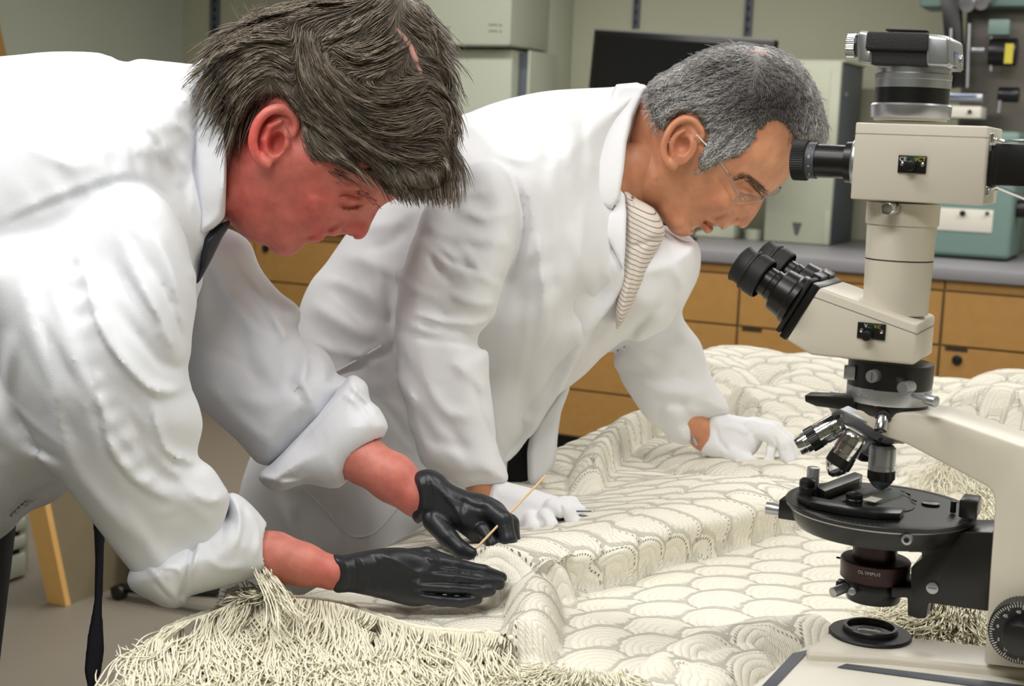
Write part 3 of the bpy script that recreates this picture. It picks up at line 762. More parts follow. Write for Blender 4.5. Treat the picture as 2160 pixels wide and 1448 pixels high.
def objective(a, b, wpx, kind, label, off0, off1):
    p0 = on_y(a[0], a[1], YA+off0); p1 = on_y(b[0], b[1], YA+off1); v = p1-p0; L = np.linalg.norm(v); r = wpx/2*k1
    t_ = empty('objective', p0, label); t_.parent = S; t_.location = tuple(p0-root_loc(S))
    Bm().lathe(p0, v, [(-.002, r*.8), (0, r*.98), (L*.06, r), (L*.40, r), (L*.41, r*.95), (L*.43, r*.95), (L*.44, r), (L*.52, r)], 48).build('barrel', 'chrome' if kind < 3 else 'satin', t_)
    Bm().knurl(p0+v*.52, p0+v*.74, r*1.02, 40, .0003).build('knurled_ring', 'black', t_)
    tip = [(L*.74, r*.93), (L*.80, r*.86), (L*.92, r*.55), (L*.97, r*.32), (L, r*.22)] if kind != 1 else [(L*.74, r*.86), (L*.84, r*.86), (L*.85, r*.80), (L*.95, r*.78), (L, r*.70)]
    Bm().lathe(p0, v, tip, 48).build('front_lens_mount', 'chrome' if kind < 3 else 'greyplastic', t_)
    return t_, p0, v/L, r
o1 = objective((1772, 893), (1683, 944), 52, 1, 'chrome objective pointing left', -.006, -.016)
o2 = objective((1805, 920), (1752, 1004), 54, 2, 'chrome objective slanting over the slide carriage', -.018, -.024)
o3 = objective((1862, 945), (1857, 1034), 56, 3, 'grey objective hanging straight down over the slide', 0, 0)
o4 = objective((1845, 925), (1812, 968), 50, 3, 'black objective at the back', .016, .022)
for o_, s_, hh in ((o1, '100PO', .0034), (o2, 'OLYMPUS', .0022)):
    p0, v, r = o_[1], o_[2], o_[3]
    n_ = -ray(1760, 900); n_ = n_-v*(n_@v); n_ /= np.linalg.norm(n_); e_ = np.cross(v, n_)
    st = hh*.95/r
    for i, ch in enumerate(s_):
        a_ = (i-(len(s_)-1)/2)*st*(-1); nn = n_*math.cos(a_)+e_*math.sin(a_); tx = np.cross(nn, v)
        # letters read round the barrel, tops towards the nosepiece
        text_mesh('letter', ch, p0+v*(.0075)+nn*r, tx*(1 if (np.cross(tx, -v)@nn) > 0 else -1), -v, hh, 'rubber', o_[0], depth=.0003)
# intermediate tube with rings, knobs, analyser slider
cy('intermediate_tube', [(822, 172), (800, 176), (763, 176)], 'black', n=72)
cy('graduated_ring', [(845, 172), (842, 174), (814, 175), (813, 172)], 'satin', n=72)
cy('clamp_ring', [(868, 158), (864, 162), (846, 164), (845, 160)], 'black', n=72)
Bm().prism([on_y(x, y, YA-.022) for x, y in ((1697, 834), (1805, 838), (1805, 868), (1722, 858), (1698, 848))], (0, .018, 0), .0008).build('slider_arm', 'black', S)
YQ = YA-.0305
for (px, py, r, dx, nm_, L) in ((1838, 795, .0046, -.003, 'knurled_screw', .014), (1903, 819, .0043, -.004, 'locking_knob', .012)):
    q = on_y(px, py, YQ-L*.4); Bm().knurl(q-np.array([dx, -L, 0]), q, r, 24, .0002).build(nm_, 'satin', S)
Bm().box(on_y(1838, 795, YQ-.0062)-np.array([.0003, 0, .003]), on_y(1838, 795, YQ-.0062)+np.array([.0003, .0004, .003])).build('screw_slot', 'slate', S, smooth=False)
Bm().cyl(on_y(1925, 835, YA-.027), on_y(1952, 842, YA-.036), .0016, n=16).build('lever_rod', 'satin', S)
Bm().cyl(on_y(1952, 842, YA-.036), on_y(1975, 848, YA-.040), .0040, bev=.0005).build('lever_grip', 'satin', S)
q = on_y(1793, 786, YA-.022); Bm().box(q-np.array([.004, .002, .005]), q+np.array([.004, .002, .005]), bev=.0005).build('slot_cover', 'satin', S)
q = on_y(1768, 842, YA+.015); Bm().cyl(q, q+np.array([-.006, 0, 0]), .0052, bev=.0006).build('rear_knob', 'satin', S)
Bm().cyl(on_y(1862, 880, YF), on_y(1857, 910, YF-.006), .0046, .0044, bev=.0006).build('clamping_screw', 'chrome', S)
Bm().cyl(on_y(1864, 876, YF+.001), on_y(1863, 881, YF-.002), .0056).build('screw_seat', 'black', S)
for (px, py, yy) in ((1847, 856, YA-.0285), (1850, 873, YF-.0003)):
    q = on_y(px, py, yy); Bm().cyl(q, q-np.array([0, .0004, 0]), .0010, n=16).build('red_dot', 'red_ink', S)
tk = Bm(); zr = zax(830); rr_ = 87.3/FPX*proj(AX(zr))[2]
for i in range(14):
    a_ = math.radians(-52+i*3.2); nn = fd*math.cos(a_)+sd*math.sin(a_); tx = -fd*math.sin(a_)+sd*math.cos(a_); c0 = AX(zr)+nn*rr_; h_ = .0035 if i % 4 == 0 else .002
    tk.prism([c0+tx*.0001-np.array([0, 0, .002]), c0-tx*.0001-np.array([0, 0, .002]), c0-tx*.0001+np.array([0, 0, h_-.002]), c0+tx*.0001+np.array([0, 0, h_-.002])], nn*.0002)
tk.build('ring_graduation', 'grey_ink', S, smooth=False, kind='stuff')
# binocular head
YH = YA-.034; DH = .068
Hd = [(1728, 607), (1936, 684), (1929, 771), (1710, 750), (1658, 718)]
hd = Bm().prism([on_y(x, y, YH) for x, y in Hd], (0, DH, 0), .0022, 3).build('binocular_head', 'beige', S)
sm = Bm(); a_ = on_y(1716, 626, YH-.0002); b_ = on_y(1934, 705, YH-.0002); sm.prism([a_, b_, b_-np.array([0, 0, .00035]), a_-np.array([0, 0, .00035])], (0, .0004, 0))
c_ = b_+np.array([.0007, 0, 0]); sm.prism([c_, c_+np.array([0, DH, 0]), c_+np.array([0, DH, -.00035]), c_-np.array([0, 0, .00035])], (-.0004, 0, 0)); sm.build('lid_seam', 'slate', hd, smooth=False, kind='stuff')
def switch_plate(px0, py0, px1, py1, Y, words, knob, screws):
    u = on_y(px0, py0, Y); v = on_y(px1, py1, Y)
    pt = Bm().box((u[0], Y-.0012, v[2]), (v[0], Y+.0005, u[2]), bev=.0005).build('switch_plate', 'black', S)
    for s_, px, py, h_, m_ in words: text_mesh('letter', s_, on_y(px, py, Y-.0012), (1, 0, 0), (0, 0, 1), h_, m_, pt)
    for px, py in screws:
        q = on_y(px, py, Y-.0012); Bm().lathe(q, (0, -1, 0), [(0, .0015), (.0004, .0014), (.0006, .0008), (.0002, .0007)], 20).build('screw', 'chrome', pt)
    q = on_y(knob[0], knob[1], Y-.0012)
    Bm().cyl(q, q-np.array([0, .007, 0]), .0038, .0034, bev=.0005).build('selector_knob', 'black', pt)
switch_plate(1810, 679, 1867, 719, YH, [('V.', 1828, 688, .0028, 'white_ink'), ('C', 1837, 689, .0028, 'green_ink'), ('V.C', 1851, 690, .0022, 'yellow_ink')], (1831, 708), [(1817, 697), (1860, 700)])
# plate at the tilted face and two eyepiece tubes
pa = on_y(1728.5, 607.6, YH); pb = on_y(1657.5, 718, YH)
fe = pb-pa; fe /= np.linalg.norm(fe); fn = np.array([fe[2], 0, -fe[0]]);
if fn[0] > 0: fn = -fn
def face_box(name, s0, s1, n0, n1, y0, y1, m_, bev=.001, parent=S):
    q = [pa+fe*s0+fn*n0, pa+fe*s1+fn*n0, pa+fe*s1+fn*n1, pa+fe*s0+fn*n1]; q = [x_+np.array([0, y0, 0]) for x_ in q]
    return Bm().prism(q, (0, y1-y0, 0), bev).build(name, m_, parent)
Lf = np.linalg.norm(pb-pa)
face_box('face_plate', -.0005, Lf+.0005, .0, .006, 0, DH, 'black')
face_box('pivot_plate', -.0015, Lf-.002, .0065, .010, -.002, DH*.47, 'rubber')
face_box('pivot_plate', -.0015, Lf-.002, .0065, .010, DH*.53, DH+.004, 'rubber')
face_box('interpupillary_block', -.003, .008, .006, .013, DH*.30, DH*.60, 'black')
face_box('interpupillary_block', -.003, .008, .006, .013, DH*.68, DH*.95, 'black')
def eyepiece(c0, label, k):
    t_ = empty('eyepiece', c0, label); t_.parent = S; t_.location = tuple(c0-root_loc(S))
    d = fn
    Bm().lathe(c0, d, [(0, .0195), (.004, .0195), (.006, .0175), (.016, .0165), (.0175, .0145)], 48).build('tube_base', 'black', t_)
    Bm().lathe(c0, d, [(.017, .0115), (.022, .0118), (.023, .0110), (.030, .0110)], 48).build('draw_tube', 'black', t_)
    Bm().lathe(c0, d, [(.029, .0150), (.030, .0158), (.038, .0158), (.0385, .0150), (.0405, .0150), (.041, .0158), (.0425, .0156), (.0435, .0140), (.047, .0135), (.051, .0145), (.0520, .0135), (.0515, .011), (.045, .010), (.0445, .001)], 48, cap=False).build('eyecup', 'rubber', t_)
    Bm().lathe(c0, d, [(.0445, .0095), (.046, .006), (.0463, .001)], 32, cap=False).build('eye_lens', 'glass', t_)
n0c = pa+fe*(Lf*.50)+fn*.010
c_near = n0c+np.array([0, .012, 0])-fe*.003; c_far = n0c+np.array([0, .060, 0])-fe*.006
eyepiece(c_near, 'near black eyepiece', 0); eyepiece(c_far, 'far black eyepiece', 1)
# trinocular column
cy('lower_column', [(660, 134), (600, 137), (549, 140)], 'beige', n=72)
cy('column_joint', [(549.5, 139), (545.5, 139)], 'dark', n=72)
cy('upper_column', [(546, 140), (478, 144), (474, 143)], 'beige', n=72)
cy('column_collar', [(474, 149), (471, 151), (428, 152)], 'beige', n=72)
q = on_y(1870, 441, YA-.040); Bm().cyl(q+np.array([.003, .016, 0]), q, .0043, bev=.0006).build('collar_screw', 'chrome', S)
# photo tube box
YX = YA-.036
u = on_y(1804, 254, YX); v = on_y(2082, 271, YX); l = on_y(1795, 418, YX); r_ = on_y(2071, 436, YX)
xa, xb = (u[0]+l[0])/2, (v[0]+r_[0])/2; za, zc = (u[2]+v[2])/2, (l[2]+r_[2])/2
DX = .072
bx = Bm().box((xa, YX, zc), (xb, YX+DX, za), bev=.0012, seg=2).build('beam_splitter_box', 'beige', S)
zs = on_y(1801, 281, YX)[2]; Bm().box((xa-.0001, YX-.0002, zs-.0001), (xb+.0001, YX+DX, zs+.0001)).build('lid_seam', 'slate', bx, smooth=False)
switch_plate(1896, 327, 1953, 367, YX, [('CE', 1905, 336, .0028, 'white_ink'), ('CVE', 1922, 337, .0024, 'green_ink'), ('VCT', 1941, 337, .0028, 'yellow_ink')], (1922, 350), [(1903, 346), (1946, 348)])
q = on_x(2089, 312, xb+.0003); Bm().cyl(q, q+np.array([.001, 0, 0]), .0030, n=20).build('end_screw', 'satin', S)
# side eyepiece, left
ce = on_y(1740, 340, YA-.004); ce[0] = xa; rr_ = lambda wpx: wpx/2/FPX*1.03
zc_ = on_y(1785, 342, YA-.004)[2]; c0 = np.array([xa, YA-.004, zc_])
Bm().lathe(c0, (-1, 0, 0), [(0, rr_(106)), (.0045, rr_(106)), (.006, rr_(98))], 56).build('port_flange', 'satin', S)
Bm().lathe(c0, (-1, 0, 0), [(.006, rr_(86)), (.0115, rr_(84)), (.0122, rr_(70))], 56).build('port_ring', 'black', S)
Bm().lathe(c0, (-1, 0, 0), [(.012, rr_(69)), (.034, rr_(71))], 56).build('focusing_tube', 'black', S)
Bm().lathe(c0, (-1, 0, 0), [(.033, rr_(76)), (.0395, rr_(76))], 56).build('dioptre_scale', 'slate', S)
Bm().knurl(c0-np.array([.0395, 0, 0]), c0-np.array([.050, 0, 0]), rr_(86), 56, .0005).build('focusing_eyecup', 'rubber', S)
for i, s_ in enumerate(('-', '0', '+', '2')):
    a_ = math.radians(-42+i*30); nn = np.array([0, -math.cos(a_), -math.sin(a_)]); tx = np.array([0, math.sin(a_), -math.cos(a_)])
    text_mesh('scale_mark', s_, c0+np.array([-.0362, 0, 0])+nn*rr_(76), (1, 0, 0), np.cross(nn, (1, 0, 0)), .0024, 'white_ink', S)
# light meter block, right, with wire clips
mb = Bm().box((xb+.004, YX+.012, on_y(2110, 392, YX+.012)[2]), (xb+.06, YX+.055, on_y(2110, 302, YX+.012)[2]), bev=.001).build('shutter_block', 'black', S)
Bm().box((xb, YX+.016, zc+.010), (xb+.004, YX+.050, za-.012), bev=.0006).build('mount_plate', 'rubber', S)
zt2 = on_y(2110, 292, YX+.02)[2]
Bm().tube([(xb+.002, YX+.014, zt2), (xb+.010, YX+.010, zt2-.002), (xb+.022, YX+.012, zt2-.001), (xb+.04, YX+.010, zt2+.006)], .0011).build('wire_clip', 'chrome', S)
zt3 = on_y(2110, 404, YX+.02)[2]
Bm().tube([(xb+.001, YX+.012, zt3), (xb+.008, YX+.008, zt3+.003), (xb+.030, YX+.010, zt3-.005)], .0012).build('wire_clip', 'chrome', S)
for z_ in (zt2, zt3): Bm().cyl((xb+.001, YX+.012, z_-.003), (xb+.001, YX+.012, z_+.003), .0022, bev=.0003).build('clip_pivot', 'chrome', S)
# camera adapter
cy('adapter_base', [(256, 150), (250, 152)], 'beige', n=72)
cy('adapter_ring', [(250, 161), (247, 165), (224, 167), (220, 160)], 'satin', n=72)
cy('adapter_tube', [(221, 152), (186, 153)], 'black', n=72)
cy('adapter_ring', [(187, 156), (170, 156), (169, 158), (158, 158), (156, 150)], 'satin', n=72)
cy('camera_mount', [(157, 146), (141, 150), (139, 150)], 'satin', n=72)
Bm().tube([on_y(1985, 193, YA), on_y(2006, 194, YA)], .0008).build('cable_pin', 'chrome', S)
# camera back on top (a thing of its own)
K = empty('photomicrographic_camera', AX(zax(140)), 'silver and black camera mounted on top of the beige microscope', 'camera')
YM = YA-.026; DM = .052
def cam_prism(name, q, m_, bev, y0=0, D=DM, parent=K): return Bm().prism([on_y(x, y, YM+y0) for x, y in q], (0, D, 0), bev, 3).build(name, m_, parent)
cam_prism('body', [(1828, 66), (1958, 71), (1957, 142), (1838, 137)], 'leather', .002)
cam_prism('back_door', [(1828, 66), (1958, 69), (1956, 108), (1824, 104)], 'leather', .0015, -.003, .006)
cam_prism('end_cap', [(1811, 64), (1835, 66), (1835, 104), (1840, 104), (1839, 137), (1812, 134), (1807, 126), (1807, 76)], 'satin', .0025, -.001, DM+.002)
ec = cam_prism('top_plate', [(1952, 72), (1968, 72), (2004, 76), (2006, 136), (1999, 142), (1952, 140)], 'satin', .003, -.002, DM+.004)
cam_prism('lens_base', [(1850, 132), (1948, 138), (1947, 146), (1850, 142)], 'satin', .001, .004, DM-.008)
q = on_y(1807, 97, YA); Bm().knurl(q, q-np.array([.0062, 0, 0]), .0092, 40, .0004).build('advance_knob', 'chrome', K)
q = on_y(1810, 97, YA); Bm().cyl(q, q-np.array([.0022, 0, 0]), .0078).build('knob_shaft', 'black', K)
cam_prism('rear_rail', [(1868, 60), (1956, 63), (1956, 67), (1868, 65)], 'rubber', .0006, .02, .01)
X6 = on_y(2006, 100, YM)[0]+.0004
def endpt(px, py): return on_x(px, py, X6)
a_ = endpt(1995, 114)
Bm().box((X6-.001, YM+.012, a_[2]-.007), (X6+.0006, YM+.026, a_[2]+.004), bev=.0003).build('counter_window', 'blue_ink', K)
Bm().box((X6-.001, YM+.0125, a_[2]-.0055), (X6+.0009, YM+.0255, a_[2]+.0025), bev=.0003).build('counter_dial', 'satin', K)
Bm().cyl((X6-.001, YM+.040, a_[2]), (X6+.0015, YM+.040, a_[2]), .004, bev=.0004).build('release_button', 'satin', K)

# ================================================================== shared tools for the two men
def relief(vol, strokes=(), dots=(), depth=60.):
    """raise or press the side that faces the room's near end"""
    X, Y = np.meshgrid(vol.x, vol.y, indexing='ij'); disp = np.zeros(X.shape, np.float32)
    for fo in strokes:
        st, a_, r_ = fo[:3]; q = smooth_poly(st, 5, False)
        x0, y0 = q.min(0)-3.5*r_; x1, y1 = q.max(0)+3.5*r_
        i0, i1 = np.searchsorted(vol.x, [x0, x1]); j0, j1 = np.searchsorted(vol.y, [y0, y1])
        if i1 <= i0 or j1 <= j0: continue
        xx, yy = X[i0:i1, j0:j1], Y[i0:i1, j0:j1]
        dd, tt = seg_dist(xx, yy, q); tn = tt/(len(q)-1); fd_ = np.clip(np.minimum(tn, 1-tn)*(fo[4] if len(fo) > 4 else 4)+.1, 0, 1)
        rr = r_
        if len(fo) > 3 and fo[3]:
            sg = np.zeros(xx.shape); best = np.full(xx.shape, 1e9)
            for u, v in zip(q[:-1], q[1:]):
                e = v-u; L = e@e+1e-6; t_ = np.clip(((xx-u[0])*e[0]+(yy-u[1])*e[1])/L, 0, 1)
                dx = xx-u[0]-t_*e[0]; dy = yy-u[1]-t_*e[1]; d_ = dx*dx+dy*dy; m = d_ < best
                best = np.where(m, d_, best); sg = np.where(m, np.sign(e[0]*dy-e[1]*dx), sg)
            rr = np.where(sg*fo[3] > 0, r_, max(r_*.25, 2.5))
        disp[i0:i1, j0:j1] += a_*np.exp(-(dd/rr)**2)*fd_
    for (cx, cy_, a_, rx, ry, rot) in dots:
        ca, sa = math.cos(math.radians(rot)), math.sin(math.radians(rot))
        U = (X-cx)*ca+(Y-cy_)*sa; W = -(X-cx)*sa+(Y-cy_)*ca
        disp += a_*np.exp(-((U/rx)**2+(W/ry)**2))
    ins = vol.F < 0; has = ins.any(2); zf = np.where(has, vol.z[np.argmax(ins, 2)], 1e4)
    Z = vol.z[None, None, :]
    wt = np.clip(1-(Z-zf[:, :, None]-depth*.4)/depth, 0, 1)
    vol.F -= (disp[:, :, None]*wt).astype(np.float32)
def wrinkles(guides, n, seed, amp=(2.5, 5.5), rad=(8, 14)):
    r_ = np.random.default_rng(seed); out = []
    for _ in range(n):
        g, sp = guides[r_.integers(len(guides))]; q = smooth_poly(g, 8, False); L = len(q); a = r_.integers(0, max(1, L-7)); b = min(L-1, a+r_.integers(7, 16))
        off = r_.normal(0, sp, 2); sk = r_.normal(0, 14, 2); seg = q[a:b+1]
        if len(seg) < 3: continue
        t = np.linspace(-1, 1, len(seg))[:, None]
        seg = seg+off+t*sk+(1-t*t)*r_.normal(0, 8, 2)
        out.append((seg[::max(1, len(seg)//4)], r_.uniform(*amp)*(1 if r_.uniform() < .6 else -1), r_.uniform(*rad), 0))
    return out
def front_map(vol):
    ins = vol.F < 0; has = ins.any(2); zf = np.where(has, vol.z[np.argmax(ins, 2)], np.nan); zb = np.where(has, vol.z[len(vol.z)-1-np.argmax(ins[:, :, ::-1], 2)], np.nan)
    return has, zf, zb
def samp(vol, M_, x, y):
    i = np.clip(((x-vol.x[0])/vol.step), 0, len(vol.x)-1.001); j = np.clip(((y-vol.y[0])/vol.step), 0, len(vol.y)-1.001)
    return M_[np.round(i).astype(int), np.round(j).astype(int)]
def strands(vol, poly, guides, n, length, lift, width, d0, seed=1, curl=0.0, back=True, jit=.18, steps=10, taper=True, holes=(), dens=None):
    """combed hair: direction field from guide lines, laid on the surface of vol"""
    r_ = np.random.default_rng(seed); has, zf, zb = front_map(vol)
    # fill nan
    poly = smooth_poly(poly, 4); lo, hi = poly.min(0), poly.max(0)
    G, D = [], []
    for g in guides:
        q = smooth_poly(g, 6, False); G.append((q[:-1]+q[1:])/2); e = np.diff(q, axis=0); D.append(e/np.linalg.norm(e, axis=1)[:, None])
    G = np.concatenate(G); D = np.concatenate(D)
    pts = []
    while sum(len(p) for p in pts) < n:
        c = r_.uniform(lo, hi, (n, 2)); m = inside(c[:, 0], c[:, 1], poly)
        if dens is not None: m &= r_.uniform(size=n) < dens(c[:, 0], c[:, 1])
        pts.append(c[m])
    p = np.concatenate(pts)[:n]; L = length*r_.uniform(.55, 1.15, n); ph = r_.uniform(0, 6.28, n); side = (r_.uniform(size=n) < .28) if back else np.zeros(n, bool)
    z = np.where(side, samp(vol, zb, p[:, 0], p[:, 1]), samp(vol, zf, p[:, 0], p[:, 1])); z = np.nan_to_num(z)
    path = [np.concatenate([p, (z-np.where(side, -2, 2))[:, None]], 1)]; ang = r_.normal(0, jit, n); ca, sa = np.cos(ang), np.sin(ang); tint = r_.uniform(0, 1, n)
    lf = lift*r_.uniform(.3, 1.3, n)
    cur = p.copy(); lastz = z
    for s_ in range(1, steps):
        d2 = ((cur[:, None, :]-G[None])**2).sum(2)+30.
        w_ = 1/d2**2; d = (w_[:, :, None]*D[None]).sum(1); d /= np.linalg.norm(d, axis=1)[:, None]+1e-9
        t_ = s_/(steps-1); wav = curl*np.sin(ph+t_*5)
        c2, s2 = ca-wav*sa, sa+wav*ca
        d = np.stack([d[:, 0]*c2-d[:, 1]*s2, d[:, 0]*s2+d[:, 1]*c2], 1)
        cur = cur+d*(L/(steps-1))[:, None]
        zz = np.where(side, samp(vol, zb, cur[:, 0], cur[:, 1]), samp(vol, zf, cur[:, 0], cur[:, 1]))
        zz = np.where(np.isnan(zz), lastz, zz); zz = np.clip(zz, lastz-14, lastz+14); lastz = zz
        off = lf*math.sin(math.pi*min(t_*.9+.08, 1))
        path.append(np.concatenate([cur, (zz+np.where(side, 1, -1)*(off+1.5))[:, None]], 1))
    path = np.stack(path, 1)  # n,steps,3
    return path, tint
def rim_strands(Vc, Fc, guides, n, length, lift, seed, steps=8, sel=lambda V: V[:, 1] < 1e9):
    """hairs rooted where the head turns away, following the same combing"""
    r_ = np.random.default_rng(seed); a, b_, c, d = (Vc[Fc[:, k]] for k in range(4)); fn = np.cross(c-a, d-b_); N = np.zeros_like(Vc)
    for k in range(4):
        for q in range(3): N[:, q] += np.bincount(Fc[:, k], fn[:, q], len(Vc))
    N /= np.linalg.norm(N, axis=1)[:, None]+1e-9
    ctr = Vc.mean(0)
    if ((Vc-ctr)*N).sum() < 0: N = -N
    cand = np.where((np.abs(N[:, 2]) < .62) & sel(Vc))[0]; ix = r_.choice(cand, n); p = Vc[ix]+r_.normal(0, 1.5, (n, 3)); nn = N[ix]
    G, D = [], []
    for g in guides:
        q = smooth_poly(g, 6, False); G.append((q[:-1]+q[1:])/2); e = np.diff(q, axis=0); D.append(e/np.linalg.norm(e, axis=1)[:, None])
    G = np.concatenate(G); D = np.concatenate(D)
    w_ = 1/(((p[:, None, :2]-G[None])**2).sum(2)+60.)**2; d2 = (w_[:, :, None]*D[None]).sum(1); d2 /= np.linalg.norm(d2, axis=1)[:, None]+1e-9
    t3 = np.concatenate([d2, r_.normal(0, .25, (n, 1))], 1); t3 -= (t3*nn).sum(1)[:, None]*nn; t3 /= np.linalg.norm(t3, axis=1)[:, None]+1e-9
    L = length*r_.uniform(.6, 1.1, n); out = []
    for i in range(steps):
        t = i/(steps-1); s_ = (L*t)[:, None]
        out.append(p+t3*s_+nn*(1.0+lift*math.sin(math.pi*min(t+.1, 1))-s_**2/330.))
    return np.stack(out, 1), r_.uniform(0, 1, n)
def ribbons(path, width, d0, sides=3, wprof=None):
    """tapered three sided strands as one mesh (world verts, faces)"""
    n, m, _ = path.shape; Wp = L2W(path.reshape(-1, 3), d0).reshape(n, m, 3)
    return tubes_world(Wp, width, sides, wprof)
def tubes_world(Wp, width, sides=3, wprof=None):
    n, m, _ = Wp.shape
    T = np.gradient(Wp, axis=1); T /= np.linalg.norm(T, axis=2)[..., None]+1e-12
    ref = np.array([.3, .2, .93]); A = np.cross(T, ref); A /= np.linalg.norm(A, axis=2)[..., None]+1e-9; B = np.cross(T, A)
    if wprof is None: wprof = np.sin(np.linspace(.35, math.pi*.97, m))**.6
    w_ = (width*wprof)[None, :, None] if np.ndim(width) == 0 else (width[:, None]*wprof[None])[..., None]
    V = np.stack([Wp+w_*(math.cos(2*math.pi*k/sides)*A+math.sin(2*math.pi*k/sides)*B) for k in range(sides)], 2)
    base = (np.arange(n)[:, None]*m+np.arange(m-1)[None])*sides
    F = []
    for k in range(sides):
        k2 = (k+1) % sides; F.append(np.stack([base+k, base+k2, base+sides+k2, base+sides+k], 2).reshape(-1, 4))
    return V.reshape(-1, 3), np.concatenate(F)
def attr_mix(name, attr, c0, c1, rough=.5, bump=0, bscale=300, noise=.0, nscale=200, sub=0.0, spec=.5):
    m = mat(name, c0, rough, bump=bump, bscale=bscale, sub=sub, spec=spec); nt = m.node_tree; b = nt.nodes['Principled BSDF']
    a = nt.nodes.new('ShaderNodeAttribute'); a.attribute_name = attr
    mx = nt.nodes.new('ShaderNodeMix'); mx.data_type = 'RGBA'; mx.inputs[6].default_value = srgb(c0); mx.inputs[7].default_value = srgb(c1)
    nt.links.new(a.outputs['Fac'], mx.inputs[0]); out = mx.outputs[2]
    if noise:
        tc = nt.nodes.new('ShaderNodeTexCoord'); n = nt.nodes.new('ShaderNodeTexNoise'); n.inputs['Scale'].default_value = nscale; n.inputs['Detail'].default_value = 5
        nt.links.new(tc.outputs['Object'], n.inputs['Vector'])
        m2 = nt.nodes.new('ShaderNodeMix'); m2.data_type = 'RGBA'; m2.blend_type = 'OVERLAY'; m2.inputs[0].default_value = noise
        nt.links.new(out, m2.inputs[6]); nt.links.new(n.outputs['Fac'], m2.inputs[7]); out = m2.outputs[2]
    nt.links.new(out, b.inputs['Base Color'])
    return m
MT['skin1'] = attr_mix('ruddy skin', 'tint', (206, 134, 118), (202, 88, 80), .5, bump=.25, bscale=500, noise=.4, nscale=90, sub=.10)
MT['skin2'] = attr_mix('tanned skin', 'tint', (208, 148, 112), (170, 96, 70), .45, bump=.25, bscale=500, noise=.35, nscale=70, sub=.12)
MT['hair1'] = attr_mix('brown hair', 'tint', (50, 41, 34), (148, 134, 116), .5, spec=.5)
MT['hair2'] = attr_mix('grey hair', 'tint', (56, 46, 48), (214, 212, 210), .45, spec=.4)
MT['brow'] = mat('dark brow hair', (52, 40, 34), .6)
MT['coat'] = mat('white cotton', (229, 231, 237), .85, bump=.25, bscale=1400, spec=.2)
MT['coat2'] = mat('cool white cotton', (231, 231, 235), .85, bump=.25, bscale=1400, spec=.2)
MT['stitch'] = mat('stitching', (186, 188, 198), .9)
MT['nitrile'] = mat('black nitrile rubber', (30, 33, 38), .42, bump=.2, bscale=300, spec=.5)
MT['knitglove'] = mat('white cotton glove', (236, 236, 240), .9, bump=.35, bscale=1300, spec=.15)
MT['navy'] = mat('navy silk', (24, 24, 38), .5, noise=.5, nscale=120)
MT['trouser'] = mat('black wool', (18, 18, 22), .85)
MT['shoe'] = mat('black leather', (15, 14, 14), .35)
MT['white_button'] = mat('white button', (225, 225, 222), .35)
def legs(name, hip, hipr, knee, foot, d0, parent, shoe=True):
    """two trousered legs from hip to floor, world coordinates"""
    for k in range(2):
        h, kn, f = np.array(hip[k], float), np.array(knee[k], float), np.array(foot[k], float)
        pts = [h, h*.5+kn*.5, kn, kn*.5+f*.5, f+np.array([0, 0, .06])]
        b = Bm().tube(pts, [hipr, hipr*.86, hipr*.66, hipr*.58, hipr*.56], 20)
        b.build('trouser_leg', 'trouser', parent)
        d = np.array([math.cos(.2), math.sin(.2), 0]); s_ = Bm()
        s_.prism([f+np.array([-.09, -.045, .001]), f+np.array([.10, -.05, .001]), f+np.array([.17, -.02, .001]), f+np.array([.17, .02, .001]), f+np.array([.10, .05, .001]), f+np.array([-.09, .045, .001])], (0, 0, .07), .02, 4).build('shoe', 'shoe', parent)

# ================================================================== man with brown hair
D1 = 1.24
hip = P(-330, 1120, 1.26); 
M1 = empty('person', (hip[0], hip[1], 0), 'person with brown hair in a white coat and black gloves bending over the bedspread', 'person')
# ---- head
hv = Vol((418, -10, -205), (820, 560, 205), 3.2, D1)
skull = [(486, 270), (488, 205), (502, 145), (545, 88), (610, 50), (700, 27), (790, 22), (855, 45), (898, 92), (922, 160), (930, 230), (922, 300), (898, 355), (862, 396), (834, 420), (808, 431), (793, 441), (775, 462), (748, 476), (724, 489), (706, 495), (691, 500), (672, 507), (656, 510), (642, 516), (630, 527), (605, 538), (580, 533), (561, 519), (535, 512), (505, 492), (480, 468), (440, 450), (418, 350), (425, 270)]
hv2 = Vol((418, -10, -205), (960, 560, 205), 3.4, D1); hv = hv2
axis = [(860, 230, 0, 165), (740, 150, 0, 184), (600, 170, 0, 182), (560, 300, 0, 160), (660, 330, 0, 164), (780, 370, 0, 132), (745, 430, 0, 112), (665, 445, 0, 134), (600, 495, 0, 98), (520, 430, 0, 128), (440, 340, 0, 118)]
hv.puff(skull, axis, 128, 0, 3)
nose = [(806, 424), (797, 440), (790, 457), (782, 474), (776, 490), (767, 502), (756, 506), (744, 503), (734, 497), (722, 489), (728, 472), (742, 452), (766, 428)]
hv.puff(nose, [(790, 440, 0, 20), (755, 485, 0, 36)], 26, 14, 3)
hv.ell((733, 482, -26), (17, 13, 13), 8, rot=-30); hv.ell((733, 482, 26), (17, 13, 13), 8, rot=-30)
